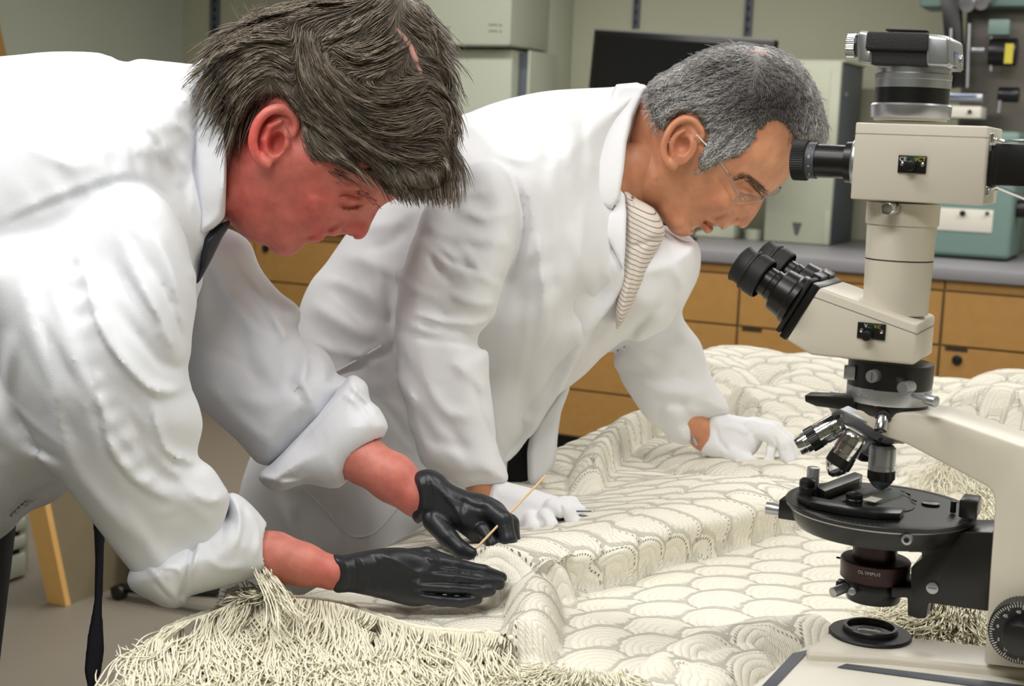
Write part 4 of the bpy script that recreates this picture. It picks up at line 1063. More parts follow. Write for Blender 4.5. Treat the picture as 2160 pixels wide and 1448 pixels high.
relief(hv, [
    ([(715, 398), (748, 398), (776, 410), (798, 430)], 8, 10), ([(700, 388), (735, 374), (780, 382)], -3, 8),
    ([(712, 417), (728, 409), (748, 411), (764, 421)], -7, 3.4), ([(710, 428), (724, 435), (744, 437), (762, 431)], -9, 3.4),
    ([(702, 434), (718, 445), (740, 448)], -3, 3), ([(722, 468), (704, 479), (690, 488)], -9, 6), ([(716, 478), (728, 492), (744, 492)], -4, 3),
    ([(646, 501), (664, 500), (684, 499), (704, 497)], -10, 4), ([(655, 508), (640, 504), (632, 512)], -4, 5),
    ([(505, 300), (500, 380), (510, 450)], -5, 12), ([(690, 428), (668, 420), (650, 424)], 2, 6), ([(540, 300), (522, 350), (520, 400)], -3, 8),
    ([(560, 400), (600, 455), (640, 480)], 4, 16)],
    [(740, 420, -10, 26, 16, 10), (737, 423, 13, 15, 9, 10), (676, 432, 9, 48, 30, 20), (700, 492, 3, 9, 5, -10), (674, 505, 4, 12, 5, -5), (618, 440, -5, 26, 26, 0), (745, 498, -7, 5, 3, 0)], 40)
hv.ell((604, 514, 0), (30, 25, 44), 10); hv.ell((706, 484, 0), (18, 13, 44), 9, rot=-25); hv.ell((664, 500, 0), (20, 10, 44), 8, rot=-10)
zf = hv.front(585, 300)
hv.ell((577, 290, zf-8), (34, 54, 15), 8, rot=14)
hv.cap(smooth_poly([(562, 348, zf-12, 10), (543, 332, zf-20, 9), (533, 300, zf-27, 9), (541, 263, zf-29, 9), (563, 237, zf-27, 9.5), (590, 229, zf-22, 9.5), (613, 240, zf-15, 9), (625, 262, zf-10, 8), (618, 286, zf-8, 6)], 3, False), 6)
hv.ell((585, 268, zf-24), (26, 20, 10), 6, sub=True, rot=20)
hv.cap([(562, 322, zf-18, 7), (557, 296, zf-22, 7), (568, 268, zf-22, 6), (592, 256, zf-20, 5)], 6)
hv.ell((583, 303, zf-18), (18, 26, 26), 5, sub=True, rot=12)
hv.ell((606, 306, zf-5), (8, 12, 10), 5); hv.ell((560, 338, zf-12), (15, 17, 9), 6)
V1, F1 = hv.mesh(2)
# coarse remainder of the body: neck, trunk, arms
bv = Vol((-560, 180, -470), (910, 1330, 470), 8, D1)
bv.cap([(560, 340, 0, 98), (450, 350, 0, 100), (350, 400, 0, 110)], 20)
bv.cap([(300, 430, 0, 120), (100, 480, 0, 170), (-200, 700, 20, 170), (-420, 980, 30, 160)], 40)
bv.cap([(230, 470, -150, 60), (170, 600, -230, 60), (230, 800, -270, 50), (330, 1040, -250, 44), (400, 1120, -230, 44), (500, 1155, -195, 46), (580, 1175, -160, 50), (640, 1192, -160, 44), (705, 1210, -160, 33), (740, 1212, -160, 26)], 20)
bv.cap([(330, 480, 150, 60), (430, 620, 230, 50), (560, 800, 225, 34), (680, 925, 140, 24), (762, 968, 90, 50), (830, 1010, 60, 50), (880, 1052, 45, 38), (915, 1072, 40, 30)], 20)
V2, F2 = bv.mesh(2)
V = np.concatenate([V1, V2]); F = np.concatenate([F1, F2+len(V1)])
body1 = mesh_obj('body', L2W(V, D1), F[:, ::-1], 'skin1', M1, smooth=True)
def blob(V, cx, cy_, r, a=1.): return a*np.exp(-(((V[:, 0]-cx)/r)**2+((V[:, 1]-cy_)/r)**2))
ti = .22+.28*(V[:, 1] < 620)+blob(V, 545, 285, 44, .85)+blob(V, 660, 430, 60, .3)+blob(V, 762, 490, 24, .45)+blob(V, 520, 430, 60, .25)+blob(V, 675, 500, 22, .45)+blob(V, 690, 1210, 40, .4)+blob(V, 860, 1040, 60, .3)
paint(body1, np.clip(ti, 0, 1))
# ---- hair
hairpoly = [(486, 272), (470, 225), (450, 160), (446, 122), (480, 74), (560, 32), (640, 10), (720, -14), (800, -30), (870, -6), (912, 40), (935, 110), (948, 190), (958, 285), (954, 360), (938, 398), (912, 415), (880, 414), (846, 410), (815, 396), (785, 370), (752, 345), (700, 350), (660, 347), (645, 335), (632, 300), (628, 262), (596, 218), (560, 216), (532, 232), (508, 268)]
cv = Vol((430, -60, -215), (980, 440, 215), 4.6, D1)
cv.puff(hairpoly, [(860, 230, 0, 180), (740, 150, 0, 200), (600, 170, 0, 196), (560, 230, 0, 176), (700, 320, 0, 178), (830, 370, 0, 146)], 26, 0, 3, power=2.6)
def c1(pts): return [(380+x/2.413, y/2.413) for x, y in pts]
g1 = [c1(g) for g in (
    [(700, 230), (740, 330), (830, 450), (950, 520), (1100, 520), (1240, 450)], [(640, 200), (690, 340), (780, 480), (880, 610), (1000, 680), (1150, 680), (1290, 600)],
    [(590, 150), (600, 300), (660, 450), (760, 580), (900, 690), (1050, 790), (1200, 830), (1340, 800)], [(470, 380), (560, 500), (650, 600), (760, 700), (880, 800), (980, 900), (1050, 990)],
    [(580, 220), (450, 190), (330, 200), (230, 230), (150, 290)], [(580, 330), (470, 270), (350, 310), (260, 400), (200, 500)], [(560, 430), (480, 370), (380, 400), (290, 500), (240, 620)],
    [(850, 10), (700, 30), (560, 60), (420, 100), (290, 140)], [(1180, 130), (1260, 200), (1330, 320)], [(1240, 300), (1340, 350), (1380, 480)], [(1270, 450), (1370, 540), (1395, 700)],
    [(1250, 850), (1290, 950), (1310, 1040)], [(1340, 780), (1370, 900), (1370, 1010)], [(1100, 830), (1140, 930), (1180, 1010)], [(600, 560), (640, 660), (680, 750), (760, 820), (850, 860)], [(1000, 60), (900, 130), (800, 190), (720, 240)], [(1150, 230), (1000, 300), (880, 310), (800, 260)])]
r_ = np.random.default_rng(5); gr = []
for g in g1:
    for k in range(3): gr.append(([(x+r_.normal(0, 7), y+r_.normal(0, 7)) for x, y in g], r_.uniform(4, 8)*(1 if k else -1.2), r_.uniform(5, 9)))
relief(cv, gr, [], 40)
path, tint = strands(cv, hairpoly, g1, 7800, 105, 6, 1, D1, 3, curl=.05, jit=.085, steps=10)
low = np.clip((425-path[:, 0, 1])/90, .28, 1)*np.where(path[:, 0, 1] > 300, 1, 1); low = np.where((path[:, 0, 1] > 330) | (path[:, 0, 0] > 915), low, 1.)
path = path[:, :1]+(path-path[:, :1])*low[:, None, None]
# keep the parting thinner
hm = path.copy()
part = smooth_poly(c1([(1040, 90), (1150, 200), (1210, 330), (1255, 450)]), 5, False)
dd, _ = seg_dist(path[:, 0, 0], path[:, 0, 1], part); keep = (dd > 8) | (np.random.default_rng(2).uniform(size=len(dd)) < .35) | (path[:, 0, 2] > 0)
Vh, Fh = ribbons(path[keep], .00038, D1); t_h = np.repeat(np.clip(.12+tint[keep]**1.5*.85, 0, 1), path.shape[1]*3)
Vc, Fc = cv.mesh(2); nc_ = len(Vc)
pr_, tr_ = rim_strands(Vc, Fc, g1, 2300, 52, 5, 77, sel=lambda V: V[:, 1] < 330)
Vr, Fr = ribbons(pr_, .00036, D1); Fh = np.concatenate([Fh, Fr+len(Vh)]); Vh = np.concatenate([Vh, Vr]); t_h = np.concatenate([t_h, np.repeat(np.clip(.12+tr_**1.5*.85, 0, 1), 24)])
hair1 = mesh_obj('hair', np.concatenate([L2W(Vc, D1), Vh]), np.concatenate([Fc[:, ::-1], Fh+nc_]), 'hair1', M1, smooth=True)
ddc, _ = seg_dist(Vc[:, 0], Vc[:, 1], part)
paint(hair1, np.concatenate([np.full(nc_, .22), t_h]))
# bare scalp along the parting
pv = Vol((790, 20, -215), (930, 215, -40), 4, D1)
q = [(*p_, (samp(cv, front_map(cv)[1], np.array([p_[0]]), np.array([p_[1]]))[0])-1.5, 2.+4.5*math.sin(math.pi*i/(len(part)-1))) for i, p_ in enumerate(part)]
q = [p_ for p_ in q if not np.isnan(p_[2])]
pv.cap(q, 6, flat=.6)
vol_obj(pv, 'scalp_parting', mat('scalp', (186, 134, 122), .6), M1)
# short nape hair
sb = [[(520, 225), (512, 260), (500, 290)], [(560, 205), (545, 225), (530, 245)]]
pth, _ = strands(hv, [(600, 208), (560, 212), (528, 238), (508, 275), (492, 300), (484, 270), (490, 230), (540, 195)], sb, 260, 13, 1, 1, D1, 12, back=False, steps=5)
Vb, Fb = ribbons(pth, .00014, D1); mesh_obj('nape_hair', Vb, Fb, mat('short brown hair', (92, 74, 62), .6), M1, smooth=True)
# eyebrow
bw = [(748, 405), (768, 411), (784, 422), (797, 436)]
pth, _ = strands(hv, [(746, 408), (750, 401), (772, 406), (790, 420), (799, 434), (793, 438), (780, 426), (764, 414)], [bw], 80, 12, 1, 1, D1, 8, back=False, steps=5)
Vb, Fb = ribbons(pth, .00014, D1); mesh_obj('eyebrow', Vb, Fb, mat('light brown brow', (130, 78, 66), .6), M1, smooth=True)
pth, _ = strands(hv, [(712, 430), (724, 436), (744, 438), (761, 433), (762, 436), (744, 441), (724, 439)], [[(725, 430), (732, 446)], [(745, 430), (752, 446)]], 40, 7, 1, 1, D1, 9, back=False, steps=4)
Vb, Fb = ribbons(pth, .00014, D1); mesh_obj('eyelashes', Vb, Fb, 'brow', M1, smooth=True)

# ---- coat: trunk and both sleeves in one garment
ov = Vol((-640, 80, -560), (760, 1340, 500), 7.8, D1)
trunk = [(-640, 190), (-420, 150), (-200, 128), (0, 119), (110, 109), (215, 112), (262, 128), (330, 128), (400, 135), (448, 140), (474, 220), (482, 300), (480, 400), (470, 468), (432, 560), (410, 640), (330, 850), (220, 975), (140, 1037), (100, 1062), (55, 1082), (0, 1138), (-150, 1215), (-400, 1290), (-640, 1330)]
ov.puff(trunk, [(440, 330, 0, 150), (300, 330, 0, 300), (100, 400, 0, 390), (-150, 500, 10, 410), (-400, 750, 30, 400), (60, 900, 0, 330), (380, 600, 0, 200)], 250, 0, 3, power=2.2)
near = [(-150, 560), (-60, 486), (60, 448), (160, 415), (240, 388), (300, 390), (352, 420), (386, 480), (405, 560), (412, 640), (402, 720), (398, 800), (418, 850), (428, 900), (416, 960), (446, 985), (470, 1020), (485, 1060), (450, 1150), (400, 1215), (380, 1262), (330, 1262), (275, 1205), (215, 1128), (150, 1042), (80, 938), (30, 845), (-30, 720), (-110, 640)]
ov.puff(near, [(140, 520, -260, 150), (190, 700, -330, 165), (230, 880, -330, 145), (330, 1040, -280, 115), (380, 1150, -240, 90)], 130, 16, 3)
far = [(330, 420), (400, 430), (450, 470), (500, 490), (530, 516), (549, 565), (590, 616), (632, 650), (638, 705), (690, 745), (714, 790), (745, 812), (665, 900), (565, 985), (500, 930), (435, 872), (398, 830), (360, 700), (300, 560)]
ov.puff(far, [(360, 480, 220, 110), (470, 640, 280, 120), (560, 780, 240, 110), (640, 870, 170, 100)], 95, 26, 3)
relief(ov, [
    ([(0, 478), (80, 442), (160, 412), (250, 382), (310, 388), (360, 432), (392, 500)], -7, 9), ([(0, 468), (80, 430), (160, 398), (250, 368), (312, 372)], 5, 10),
    ([(150, 500), (180, 590), (205, 680), (245, 750), (300, 812), (350, 832), (402, 815)], 17, 20, -1), ([(250, 480), (300, 590), (350, 690), (385, 780)], 12, 18),
    ([(50, 540), (60, 660), (95, 800), (140, 900)], 13, 22), ([(200, 780), (220, 910), (245, 970), (290, 1020), (365, 1062)], 16, 18, -1),
    ([(320, 860), (335, 925), (362, 963), (415, 980)], 15, 13, -1), ([(110, 520), (120, 640), (170, 790), (200, 880)], 9, 18), ([(330, 480), (360, 560), (385, 650)], 8, 14),
    ([(290, 880), (300, 950), (340, 1000), (420, 1030)], -9, 12), ([(100, 880), (160, 990), (230, 1080), (300, 1150)], 9, 20), ([(250, 1060), (300, 1130), (340, 1200)], 8, 16), ([(400, 1040), (440, 1060), (470, 1050)], 8, 8),
    ([(240, 640), (300, 720), (350, 770), (400, 770)], -9, 13), ([(370, 640), (392, 700), (398, 760)], 6, 9),
    ([(270, 190), (310, 250), (350, 300), (385, 340)], 13, 11, 1), ([(330, 180), (370, 240), (400, 290)], 9, 9), ([(300, 250), (340, 310), (370, 360), (385, 420)], 9, 9), ([(345, 150), (385, 200), (404, 240)], 6, 7),
    ([(215, 116), (250, 132), (280, 130)], -9, 5), ([(-20, 150), (100, 140), (210, 150), (260, 180)], 7, 14), ([(0, 300), (120, 330), (220, 370)], 5, 30), ([(385, 330), (405, 390), (408, 450)], 6, 6), ([(375, 400), (392, 395), (400, 360)], -6, 4),
    ([(30, 700), (10, 820), (30, 900)], 9, 16), ([(-40, 800), (0, 900), (60, 960), (130, 1000)], 14, 26), ([(0, 1130), (50, 1075), (100, 1055), (140, 1028)], 9, 9), ([(0, 1105), (60, 1050), (120, 1015)], -8, 8),
    ([(400, 560), (430, 620), (425, 700)], 6, 12), ([(450, 560), (500, 640), (560, 720)], 10, 16), ([(500, 560), (560, 640), (600, 720), (640, 760)], 9, 12), ([(430, 740), (500, 760), (575, 830)], -9, 14),
    ([(600, 690), (650, 740), (640, 800), (600, 850)], 12, 12, 1), ([(570, 650), (600, 700), (590, 740)], 9, 9), ([(660, 740), (690, 770), (680, 810)], 10, 9), ([(480, 830), (560, 850), (620, 830)], 9, 18), ([(610, 800), (640, 850), (620, 900)], -8, 9), ([(430, 800), (500, 880), (570, 940)], 8, 14)],
    [], 90)
relief(ov, wrinkles([([(120, 480), (180, 650), (230, 800), (330, 980), (400, 1060)], 50), ([(40, 600), (100, 800), (200, 1000), (300, 1130)], 36), ([(230, 440), (330, 600), (390, 740)], 30), ([(440, 540), (520, 680), (580, 800)], 40), ([(560, 640), (640, 740), (640, 860)], 40), ([(0, 230), (150, 280), (300, 260), (390, 220)], 60), ([(-20, 800), (30, 920), (120, 1010)], 40), ([(260, 170), (330, 240), (380, 320)], 40)], 90, 31), [], 90)
coat1, _, _ = vol_obj(ov, 'lab_coat', 'coat', M1, 1)
# rolled cuffs
cf = Vol((250, 1020, -380), (610, 1310, -40), 4, D1)
cf.puff([(416, 1116), (440, 1095), (474, 1080), (478, 1044), (500, 1042), (530, 1065), (560, 1100), (586, 1138), (586, 1165), (574, 1196), (540, 1218), (470, 1240), (402, 1258), (396, 1272), (372, 1285), (340, 1280), (318, 1268), (275, 1244), (272, 1206), (330, 1150)], [(350, 1200, -250, 95), (450, 1150, -215, 95), (560, 1150, -175, 66)], 85, 0, 2)
cf.cap([(470, 1150, -200, 50), (580, 1162, -168, 56), (640, 1180, -150, 60)], 3, sub=True)
relief(cf, [([(416, 1118), (405, 1170), (392, 1220), (374, 1278)], -13, 6), ([(424, 1116), (413, 1170), (400, 1222)], 7, 6), ([(500, 1060), (505, 1110), (495, 1160)], 8, 7), ([(520, 1070), (545, 1120), (540, 1180)], 6, 7), ([(478, 1070), (470, 1120), (450, 1180)], -5, 7), ([(325, 1222), (345, 1200), (375, 1202), (392, 1235)], 5, 5), ([(325, 1226), (350, 1255), (374, 1276)], -5, 4), ([(300, 1180), (340, 1230), (370, 1262)], 5, 7), ([(440, 1180), (470, 1200), (520, 1195)], 5, 10)], [], 40)
vol_obj(cf, 'rolled_cuff', 'coat', M1, 2)
cf = Vol((530, 770, -60), (840, 1060, 330), 4, D1)
cf.puff([(735, 793), (760, 798), (776, 815), (781, 848), (800, 862), (817, 893), (815, 912), (790, 950), (742, 1003), (716, 1030), (680, 1028), (640, 1021), (600, 1036), (570, 1035), (546, 1012), (548, 998), (565, 982), (610, 932), (690, 842)], [(640, 930, 160, 96), (720, 920, 120, 92), (780, 930, 95, 80)], 76, 0, 2)
cf.cap([(700, 930, 125, 52), (770, 970, 92, 56), (840, 1015, 60, 62)], 3, sub=True)
relief(cf, [([(735, 796), (680, 860), (610, 935), (562, 988)], -12, 5), ([(744, 806), (690, 868), (622, 942), (575, 992)], 6, 6), ([(740, 810), (765, 840), (800, 870)], 7, 6), ([(725, 830), (760, 860), (785, 900)], 5, 6), ([(548, 1005), (600, 1018), (650, 1008)], 6, 7), ([(570, 1030), (600, 1010), (640, 1012)], -5, 5)], [], 40)
vol_obj(cf, 'rolled_cuff', 'coat', M1, 2)
# stand and fall collar
kv = Vol((385, 100, -190), (500, 590, 190), 3.6, D1)
kv.F += 0
kv.puff([(410, 132), (440, 128), (455, 160), (468, 215), (478, 270), (482, 330), (481, 400), (477, 455), (462, 478), (440, 494), (416, 500), (414, 440), (404, 340), (404, 230)], [(445, 150, 0, 100), (445, 220, 0, 140), (445, 300, 0, 156), (445, 400, 0, 156), (445, 460, 0, 140)], 20, 0, 2, power=2.4)
relief(kv, [([(414, 140), (405, 230), (403, 330), (412, 420), (415, 495)], 6, 5), ([(470, 240), (474, 330), (470, 430)], 5, 6)], [], 30)
kv.cap([(560, 350, 0, 128), (470, 345, 0, 124), (452, 340, 0, 112), (430, 340, 0, 90)], 3, sub=True)
vol_obj(kv, 'collar', 'coat', M1, 2)
# tie: knot and blade at the throat, tail hanging below the chest
tv = Vol((392, 450, -150), (500, 640, 60), 4, D1)
tv.puff([(488, 462), (470, 470), (420, 495), (419, 530), (424, 560), (411, 606), (424, 590), (448, 545), (470, 500), (482, 482)], [(450, 510, -66, 52)], 26, 0, 1)
vol_obj(tv, 'necktie', 'navy', M1, 2)
tv = Vol((165, 1000, -120), (240, 1480, 0), 4, D1)
tv.puff([(196, 1020), (215, 1020), (222, 1120), (219, 1200), (216, 1290), (221, 1370), (214, 1420), (188, 1470), (177, 1415), (184, 1345), (198, 1270), (200, 1180), (196, 1100)], [(205, 1200, -60, 9)], 12, 0, 1)
vol_obj(tv, 'necktie_tail', 'navy', M1, 2)

# ---- black gloves
gv = Vol((850, 975, -90), (1110, 1215, 150), 2.8, D1)
gv.puff([(865, 1020), (872, 1002), (890, 992), (912, 991), (935, 1003), (952, 1020), (985, 1035), (1018, 1042), (1050, 1056), (1066, 1070), (1074, 1092), (1066, 1120), (1040, 1120), (985, 1112), (960, 1120), (930, 1128), (908, 1112), (893, 1100), (880, 1106), (868, 1090), (864, 1060)], [(885, 1045, 45, 46), (950, 1065, 30, 40), (1020, 1080, 18, 36)], 36, 0, 3)
T = lambda *p_: gv.cap(p_, 5)
T((1030, 1075, -2, 20), (1062, 1098, -22, 20), (1072, 1140, -34, 18), (1066, 1176, -30, 15))            # index curling down
T((1040, 1082, 20, 20), (1076, 1105, 8, 19), (1082, 1150, 0, 17), (1072, 1182, -4, 14))                  # middle
T((1035, 1090, 42, 19), (1070, 1118, 40, 17), (1074, 1158, 34, 15), (1056, 1180, 22, 13))                # ring
T((1015, 1095, 60, 17), (1045, 1125, 64, 15), (1044, 1160, 52, 13), (1024, 1172, 40, 12))                # little
T((915, 1100, 10, 24), (945, 1135, -22, 21), (972, 1160, -36, 18), (995, 1170, -40, 15))                 # thumb
T((1020, 1120, -18, 17), (1036, 1150, -30, 17), (1050, 1178, -36, 14))
T((975, 1090, 10, 30), (1020, 1125, 20, 30), (1040, 1150, 18, 24))
relief(gv, [([(870, 1010), (880, 1050), (878, 1095)], -4, 4), ([(882, 1005), (893, 1050), (893, 1095)], 4, 4), ([(900, 1000), (910, 1050), (905, 1100)], -3, 4), ([(920, 1020), (960, 1070), (985, 1110)], 4, 6), ([(960, 1050), (1000, 1070), (1030, 1075)], -3, 5), ([(985, 1050), (975, 1080), (985, 1110)], -4, 5), ([(1000, 1130), (1020, 1150), (1015, 1180)], -6, 6)], [], 26)
vol_obj(gv, 'glove', 'nitrile', M1, 2, label='black nitrile glove gripping the wooden stick')
gv = Vol((685, 1140, -240), (1095, 1300, -60), 2.8, D1)
gv.puff([(700, 1175), (722, 1172), (763, 1164), (816, 1156), (858, 1157), (896, 1168), (930, 1182), (935, 1220), (915, 1255), (905, 1275), (868, 1280), (816, 1267), (770, 1256), (735, 1250), (702, 1246)], [(715, 1211, -164, 37), (800, 1215, -160, 36), (890, 1225, -154, 30)], 32, 0, 3)
T((900, 1186, -154, 22), (960, 1196, -146, 18), (1020, 1208, -132, 16), (1058, 1219, -120, 12))
T((890, 1212, -168, 22), (955, 1220, -166, 19), (1010, 1228, -154, 18), (1052, 1232, -140, 14))
T((885, 1236, -174, 21), (950, 1242, -176, 18), (1000, 1248, -168, 17), (1034, 1246, -158, 13))
T((880, 1256, -172, 18), (930, 1266, -178, 14), (975, 1270, -176, 13), (1008, 1266, -172, 10))
T((850, 1180, -140, 22), (900, 1172, -118, 18), (950, 1186, -104, 14))
relief(gv, [([(712, 1176), (718, 1210), (714, 1244)], -4, 4), ([(726, 1174), (734, 1210), (730, 1248)], 4, 4), ([(742, 1170), (752, 1210), (748, 1250)], -4, 4), ([(758, 1168), (772, 1212), (768, 1254)], 3, 5), ([(780, 1170), (800, 1200), (810, 1250)], -3, 6), ([(800, 1165), (850, 1195), (890, 1215)], 4, 7), ([(905, 1205), (960, 1209), (1030, 1220)], -5, 3.5), ([(880, 1230), (950, 1232), (1020, 1238)], -5, 3.5), ([(880, 1250), (940, 1255), (1010, 1256)], -6, 4), ([(900, 1172), (912, 1182), (920, 1176)], 5, 4)], [], 26)
vol_obj(gv, 'glove', 'nitrile', M1, 2, label='black nitrile glove lying flat on the bedspread')
# legs and shoes behind the picture's left edge
hw = P(-360, 1150, 1.28)
hips = [(hw[0]-.02, hw[1]-.10, .93), (hw[0]-.02, hw[1]+.10, .93)]
fw = np.array([hw[0]-.06, hw[1], 0])
legs('m1', hips, .105, [(hips[0][0]+.04, hips[0][1], .5), (hips[1][0]-.03, hips[1][1], .5)], [fw+np.array([.02, -.11, 0]), fw+np.array([-.10, .12, 0])], D1, M1)
# wooden stick held in the hand
st = Bm().tube([P(1004, 1158, 1.212), P(1151, 1004, 1.255)], [.0011, .0010], 12).build('wooden_stick', mat('birch wood', (222, 188, 140), .6)); tag(st, 'thin pale wooden stick held in the upper black glove', 'stick')

# ================================================================== grey haired man
D2 = 1.55
hw2 = P(700, 1180, 1.74)
M2 = empty('person', (hw2[0], hw2[1], 0), 'grey haired person with glasses in a white coat and white gloves leaning over the table', 'person')
def c2(pts): return [(1200+x/2.897, 60+y/2.897) for x, y in pts]
hv = Vol((1320, 85, -165), (1760, 515, 165), 2.7, D2)
skull = [(1372, 200), (1384, 178), (1420, 150), (1462, 128), (1515, 106), (1565, 99), (1612, 105), (1655, 124), (1690, 156), (1713, 196), (1725, 240), (1722, 290), (1700, 330), (1668, 368), (1645, 393), (1622, 410), (1608, 424), (1600, 441), (1586, 458), (1568, 466), (1550, 470), (1536, 479), (1524, 486), (1518, 478), (1508, 476), (1505, 484), (1498, 492), (1488, 492), (1478, 480), (1470, 480), (1466, 491), (1452, 498), (1435, 499), (1418, 490), (1404, 471), (1380, 440), (1330, 425), (1318, 340), (1330, 240), (1350, 200)]
hv.puff(skull, [(1680, 230, 0, 128), (1590, 190, 0, 142), (1460, 220, 0, 140), (1440, 290, 0, 124), (1540, 320, 0, 128), (1630, 350, 0, 108), (1580, 400, 0, 86), (1510, 420, 0, 98), (1450, 450, 0, 78), (1400, 380, 0, 98), (1340, 320, 0, 96)], 98, 0, 3)
nose = c2([(1195, 1030), (1180, 1045), (1165, 1080), (1150, 1112), (1130, 1150), (1110, 1182), (1085, 1212), (1060, 1222), (1035, 1212), (1010, 1192), (1000, 1160), (1040, 1100), (1100, 1060)])
hv.puff(nose, [(1606, 425, 0, 16), (1572, 468, 0, 30)], 20, 11, 3)
hv.ell((1553, 462, -22), (14, 11, 11), 7, rot=-35); hv.ell((1553, 462, 22), (14, 11, 11), 7, rot=-35)
S2 = c2
relief(hv, [
    (S2([(1010, 900), (1080, 880), (1150, 930), (1200, 990)]), 8, 9), (S2([(1000, 960), (1050, 940), (1110, 960), (1150, 1000)]), -4, 4),
    (S2([(1010, 1000), (1050, 1015), (1100, 1020), (1140, 1030)]), -5, 2.3), (S2([(1040, 975), (1080, 970), (1130, 1000)]), -3, 2),
    (S2([(960, 1040), (1010, 1080), (1080, 1085)]), -3, 4), (S2([(975, 1120), (930, 1150), (880, 1165)]), -6, 5), (S2([(985, 1110), (1010, 1150), (1040, 1165)]), -4, 2.6),
    (S2([(820, 1172), (850, 1195), (885, 1215)]), -10, 4), (S2([(745, 1220), (760, 1235), (790, 1220)]), -5, 4), (S2([(600, 880), (680, 960), (700, 1050)]), 3, 14),
    (S2([(360, 560), (380, 760), (400, 1000)]), 4, 12), (S2([(470, 650), (520, 800), (560, 950)]), -4, 10), (S2([(540, 1080), (620, 1180), (700, 1240)]), 4, 12), (S2([(900, 900), (960, 960), (980, 1030)]), -3, 5), (S2([(940, 870), (1000, 900)]), -2, 4)],
    [(*S2([(1080, 985)])[0], -8, 20, 13, 25), (*S2([(1075, 1000)])[0], 7, 11, 7, 25), (*S2([(940, 1090)])[0], 7, 34, 22, 30), (*S2([(780, 1030)])[0], -5, 26, 22, 0), (*S2([(920, 1180)])[0], 4, 14, 8, 20), (*S2([(845, 1225)])[0], 4, 8, 6, 30), (*S2([(1035, 1200)])[0], -5, 4, 2.5, 20)], 34)
zf = hv.front(1440, 290)
E2 = lambda pts, zs, rs: hv.cap(smooth_poly([(x, y, zf+z, r) for (x, y), z, r in zip(S2(pts), zs, rs)], 3, False), 4)
q = S2([(690, 700)])[0]; hv.ell((q[0], q[1], zf-5), (34, 50, 12), 7, rot=18)
E2([(640, 850), (590, 800), (577, 730), (600, 650), (640, 590), (700, 555), (760, 565), (800, 610), (815, 650), (800, 690)], [-8, -14, -19, -21, -20, -17, -12, -8, -5, -3], [8, 7, 7, 7, 7, 7.5, 7, 6.5, 6, 5])
q = S2([(710, 640)])[0]; hv.ell((q[0], q[1], zf-18), (22, 15, 9), 5, sub=True, rot=25)
E2([(640, 790), (628, 720), (650, 660), (700, 625)], [-12, -16, -16, -14], [6, 6, 5, 4])
q = S2([(695, 715)])[0]; hv.ell((q[0], q[1], zf-14), (15, 20, 15), 6, sub=True, rot=10)
q = S2([(755, 740)])[0]; hv.ell((q[0], q[1], zf-3), (7, 9, 8), 4); q = S2([(635, 825)])[0]; hv.ell((q[0], q[1], zf-9), (12, 14, 8), 5)
V1, F1 = hv.mesh(2)
bv = Vol((420, 300, -420), (1700, 1240, 420), 9, D2)
bv.cap([(1440, 340, 0, 80), (1350, 340, 0, 84), (1290, 370, 0, 90)], 15)
bv.cap([(1240, 400, 0, 110), (1050, 480, 10, 140), (820, 680, 60, 140), (660, 900, 130, 140)], 40)
bv.cap([(1150, 440, -110, 50), (1030, 500, -220, 45), (950, 680, -290, 48), (965, 860, -310, 44), (1005, 1000, -325, 34), (1030, 1050, -328, 30)], 20)
bv.cap([(1300, 430, 180, 60), (1370, 620, 260, 55), (1400, 780, 275, 50), (1450, 880, 285, 38), (1490, 920, 290, 32), (1530, 930, 290, 24)], 20)
V2, F2 = bv.mesh(2)
V = np.concatenate([V1, V2]); F = np.concatenate([F1, F2+len(V1)])
body2 = mesh_obj('body', L2W(V, D2), F[:, ::-1], 'skin2', M2, smooth=True)
ti = .25+blob(V, 1430, 300, 40, .5)+blob(V, 1580, 465, 22, .5)+blob(V, 1500, 485, 16, .5)+blob(V, 1500, 430, 50, .2)+blob(V, 1625, 330, 40, -.15)
paint(body2, np.clip(ti, 0, 1))
# ---- hair: short, grey, dark over the crown, thin at the very top
hp2 = c2([(486, 395), (515, 330), (620, 262), (750, 188), (900, 122), (1050, 102), (1200, 118), (1330, 168), (1430, 258), (1502, 370), (1545, 500), (1572, 640), (1545, 700), (1480, 700), (1400, 700), (1345, 650), (1290, 600), (1225, 600), (1180, 640), (1135, 700), (1065, 790), (950, 830), (835, 880), (780, 830), (800, 740), (818, 660), (800, 600), (750, 548), (690, 540), (630, 580), (590, 645), (530, 600), (495, 500)])
cv = Vol((1355, 80, -175), (1760, 390, 175), 4, D2)
cv.puff(hp2, [(1680, 230, 0, 131), (1590, 190, 0, 147), (1460, 220, 0, 146), (1440, 290, 0, 130), (1540, 320, 0, 134), (1650, 300, 0, 116)], 20, 0, 3, power=2.7)
g2 = [c2(g) for g in (
    [(1100, 150), (900, 170), (750, 230), (620, 310), (530, 400)], [(1100, 250), (900, 280), (720, 350), (600, 440), (520, 520)], [(1050, 350), (880, 400), (720, 450), (600, 540), (560, 600)],
    [(1100, 400), (1000, 480), (900, 560), (820, 620)], [(1150, 480), (1080, 600), (1000, 700), (920, 780), (850, 850)], [(1180, 300), (1250, 420), (1290, 540), (1310, 640)],
    [(1200, 200), (1320, 300), (1400, 430), (1440, 560), (1440, 680)], [(1280, 180), (1420, 290), (1490, 420), (1530, 540), (1560, 670)], [(1050, 560), (1000, 640), (900, 720), (830, 800)], [(1200, 420), (1180, 540), (1130, 640), (1060, 740)], [(900, 640), (850, 720), (810, 800)])]
r_ = np.random.default_rng(6); gr = []
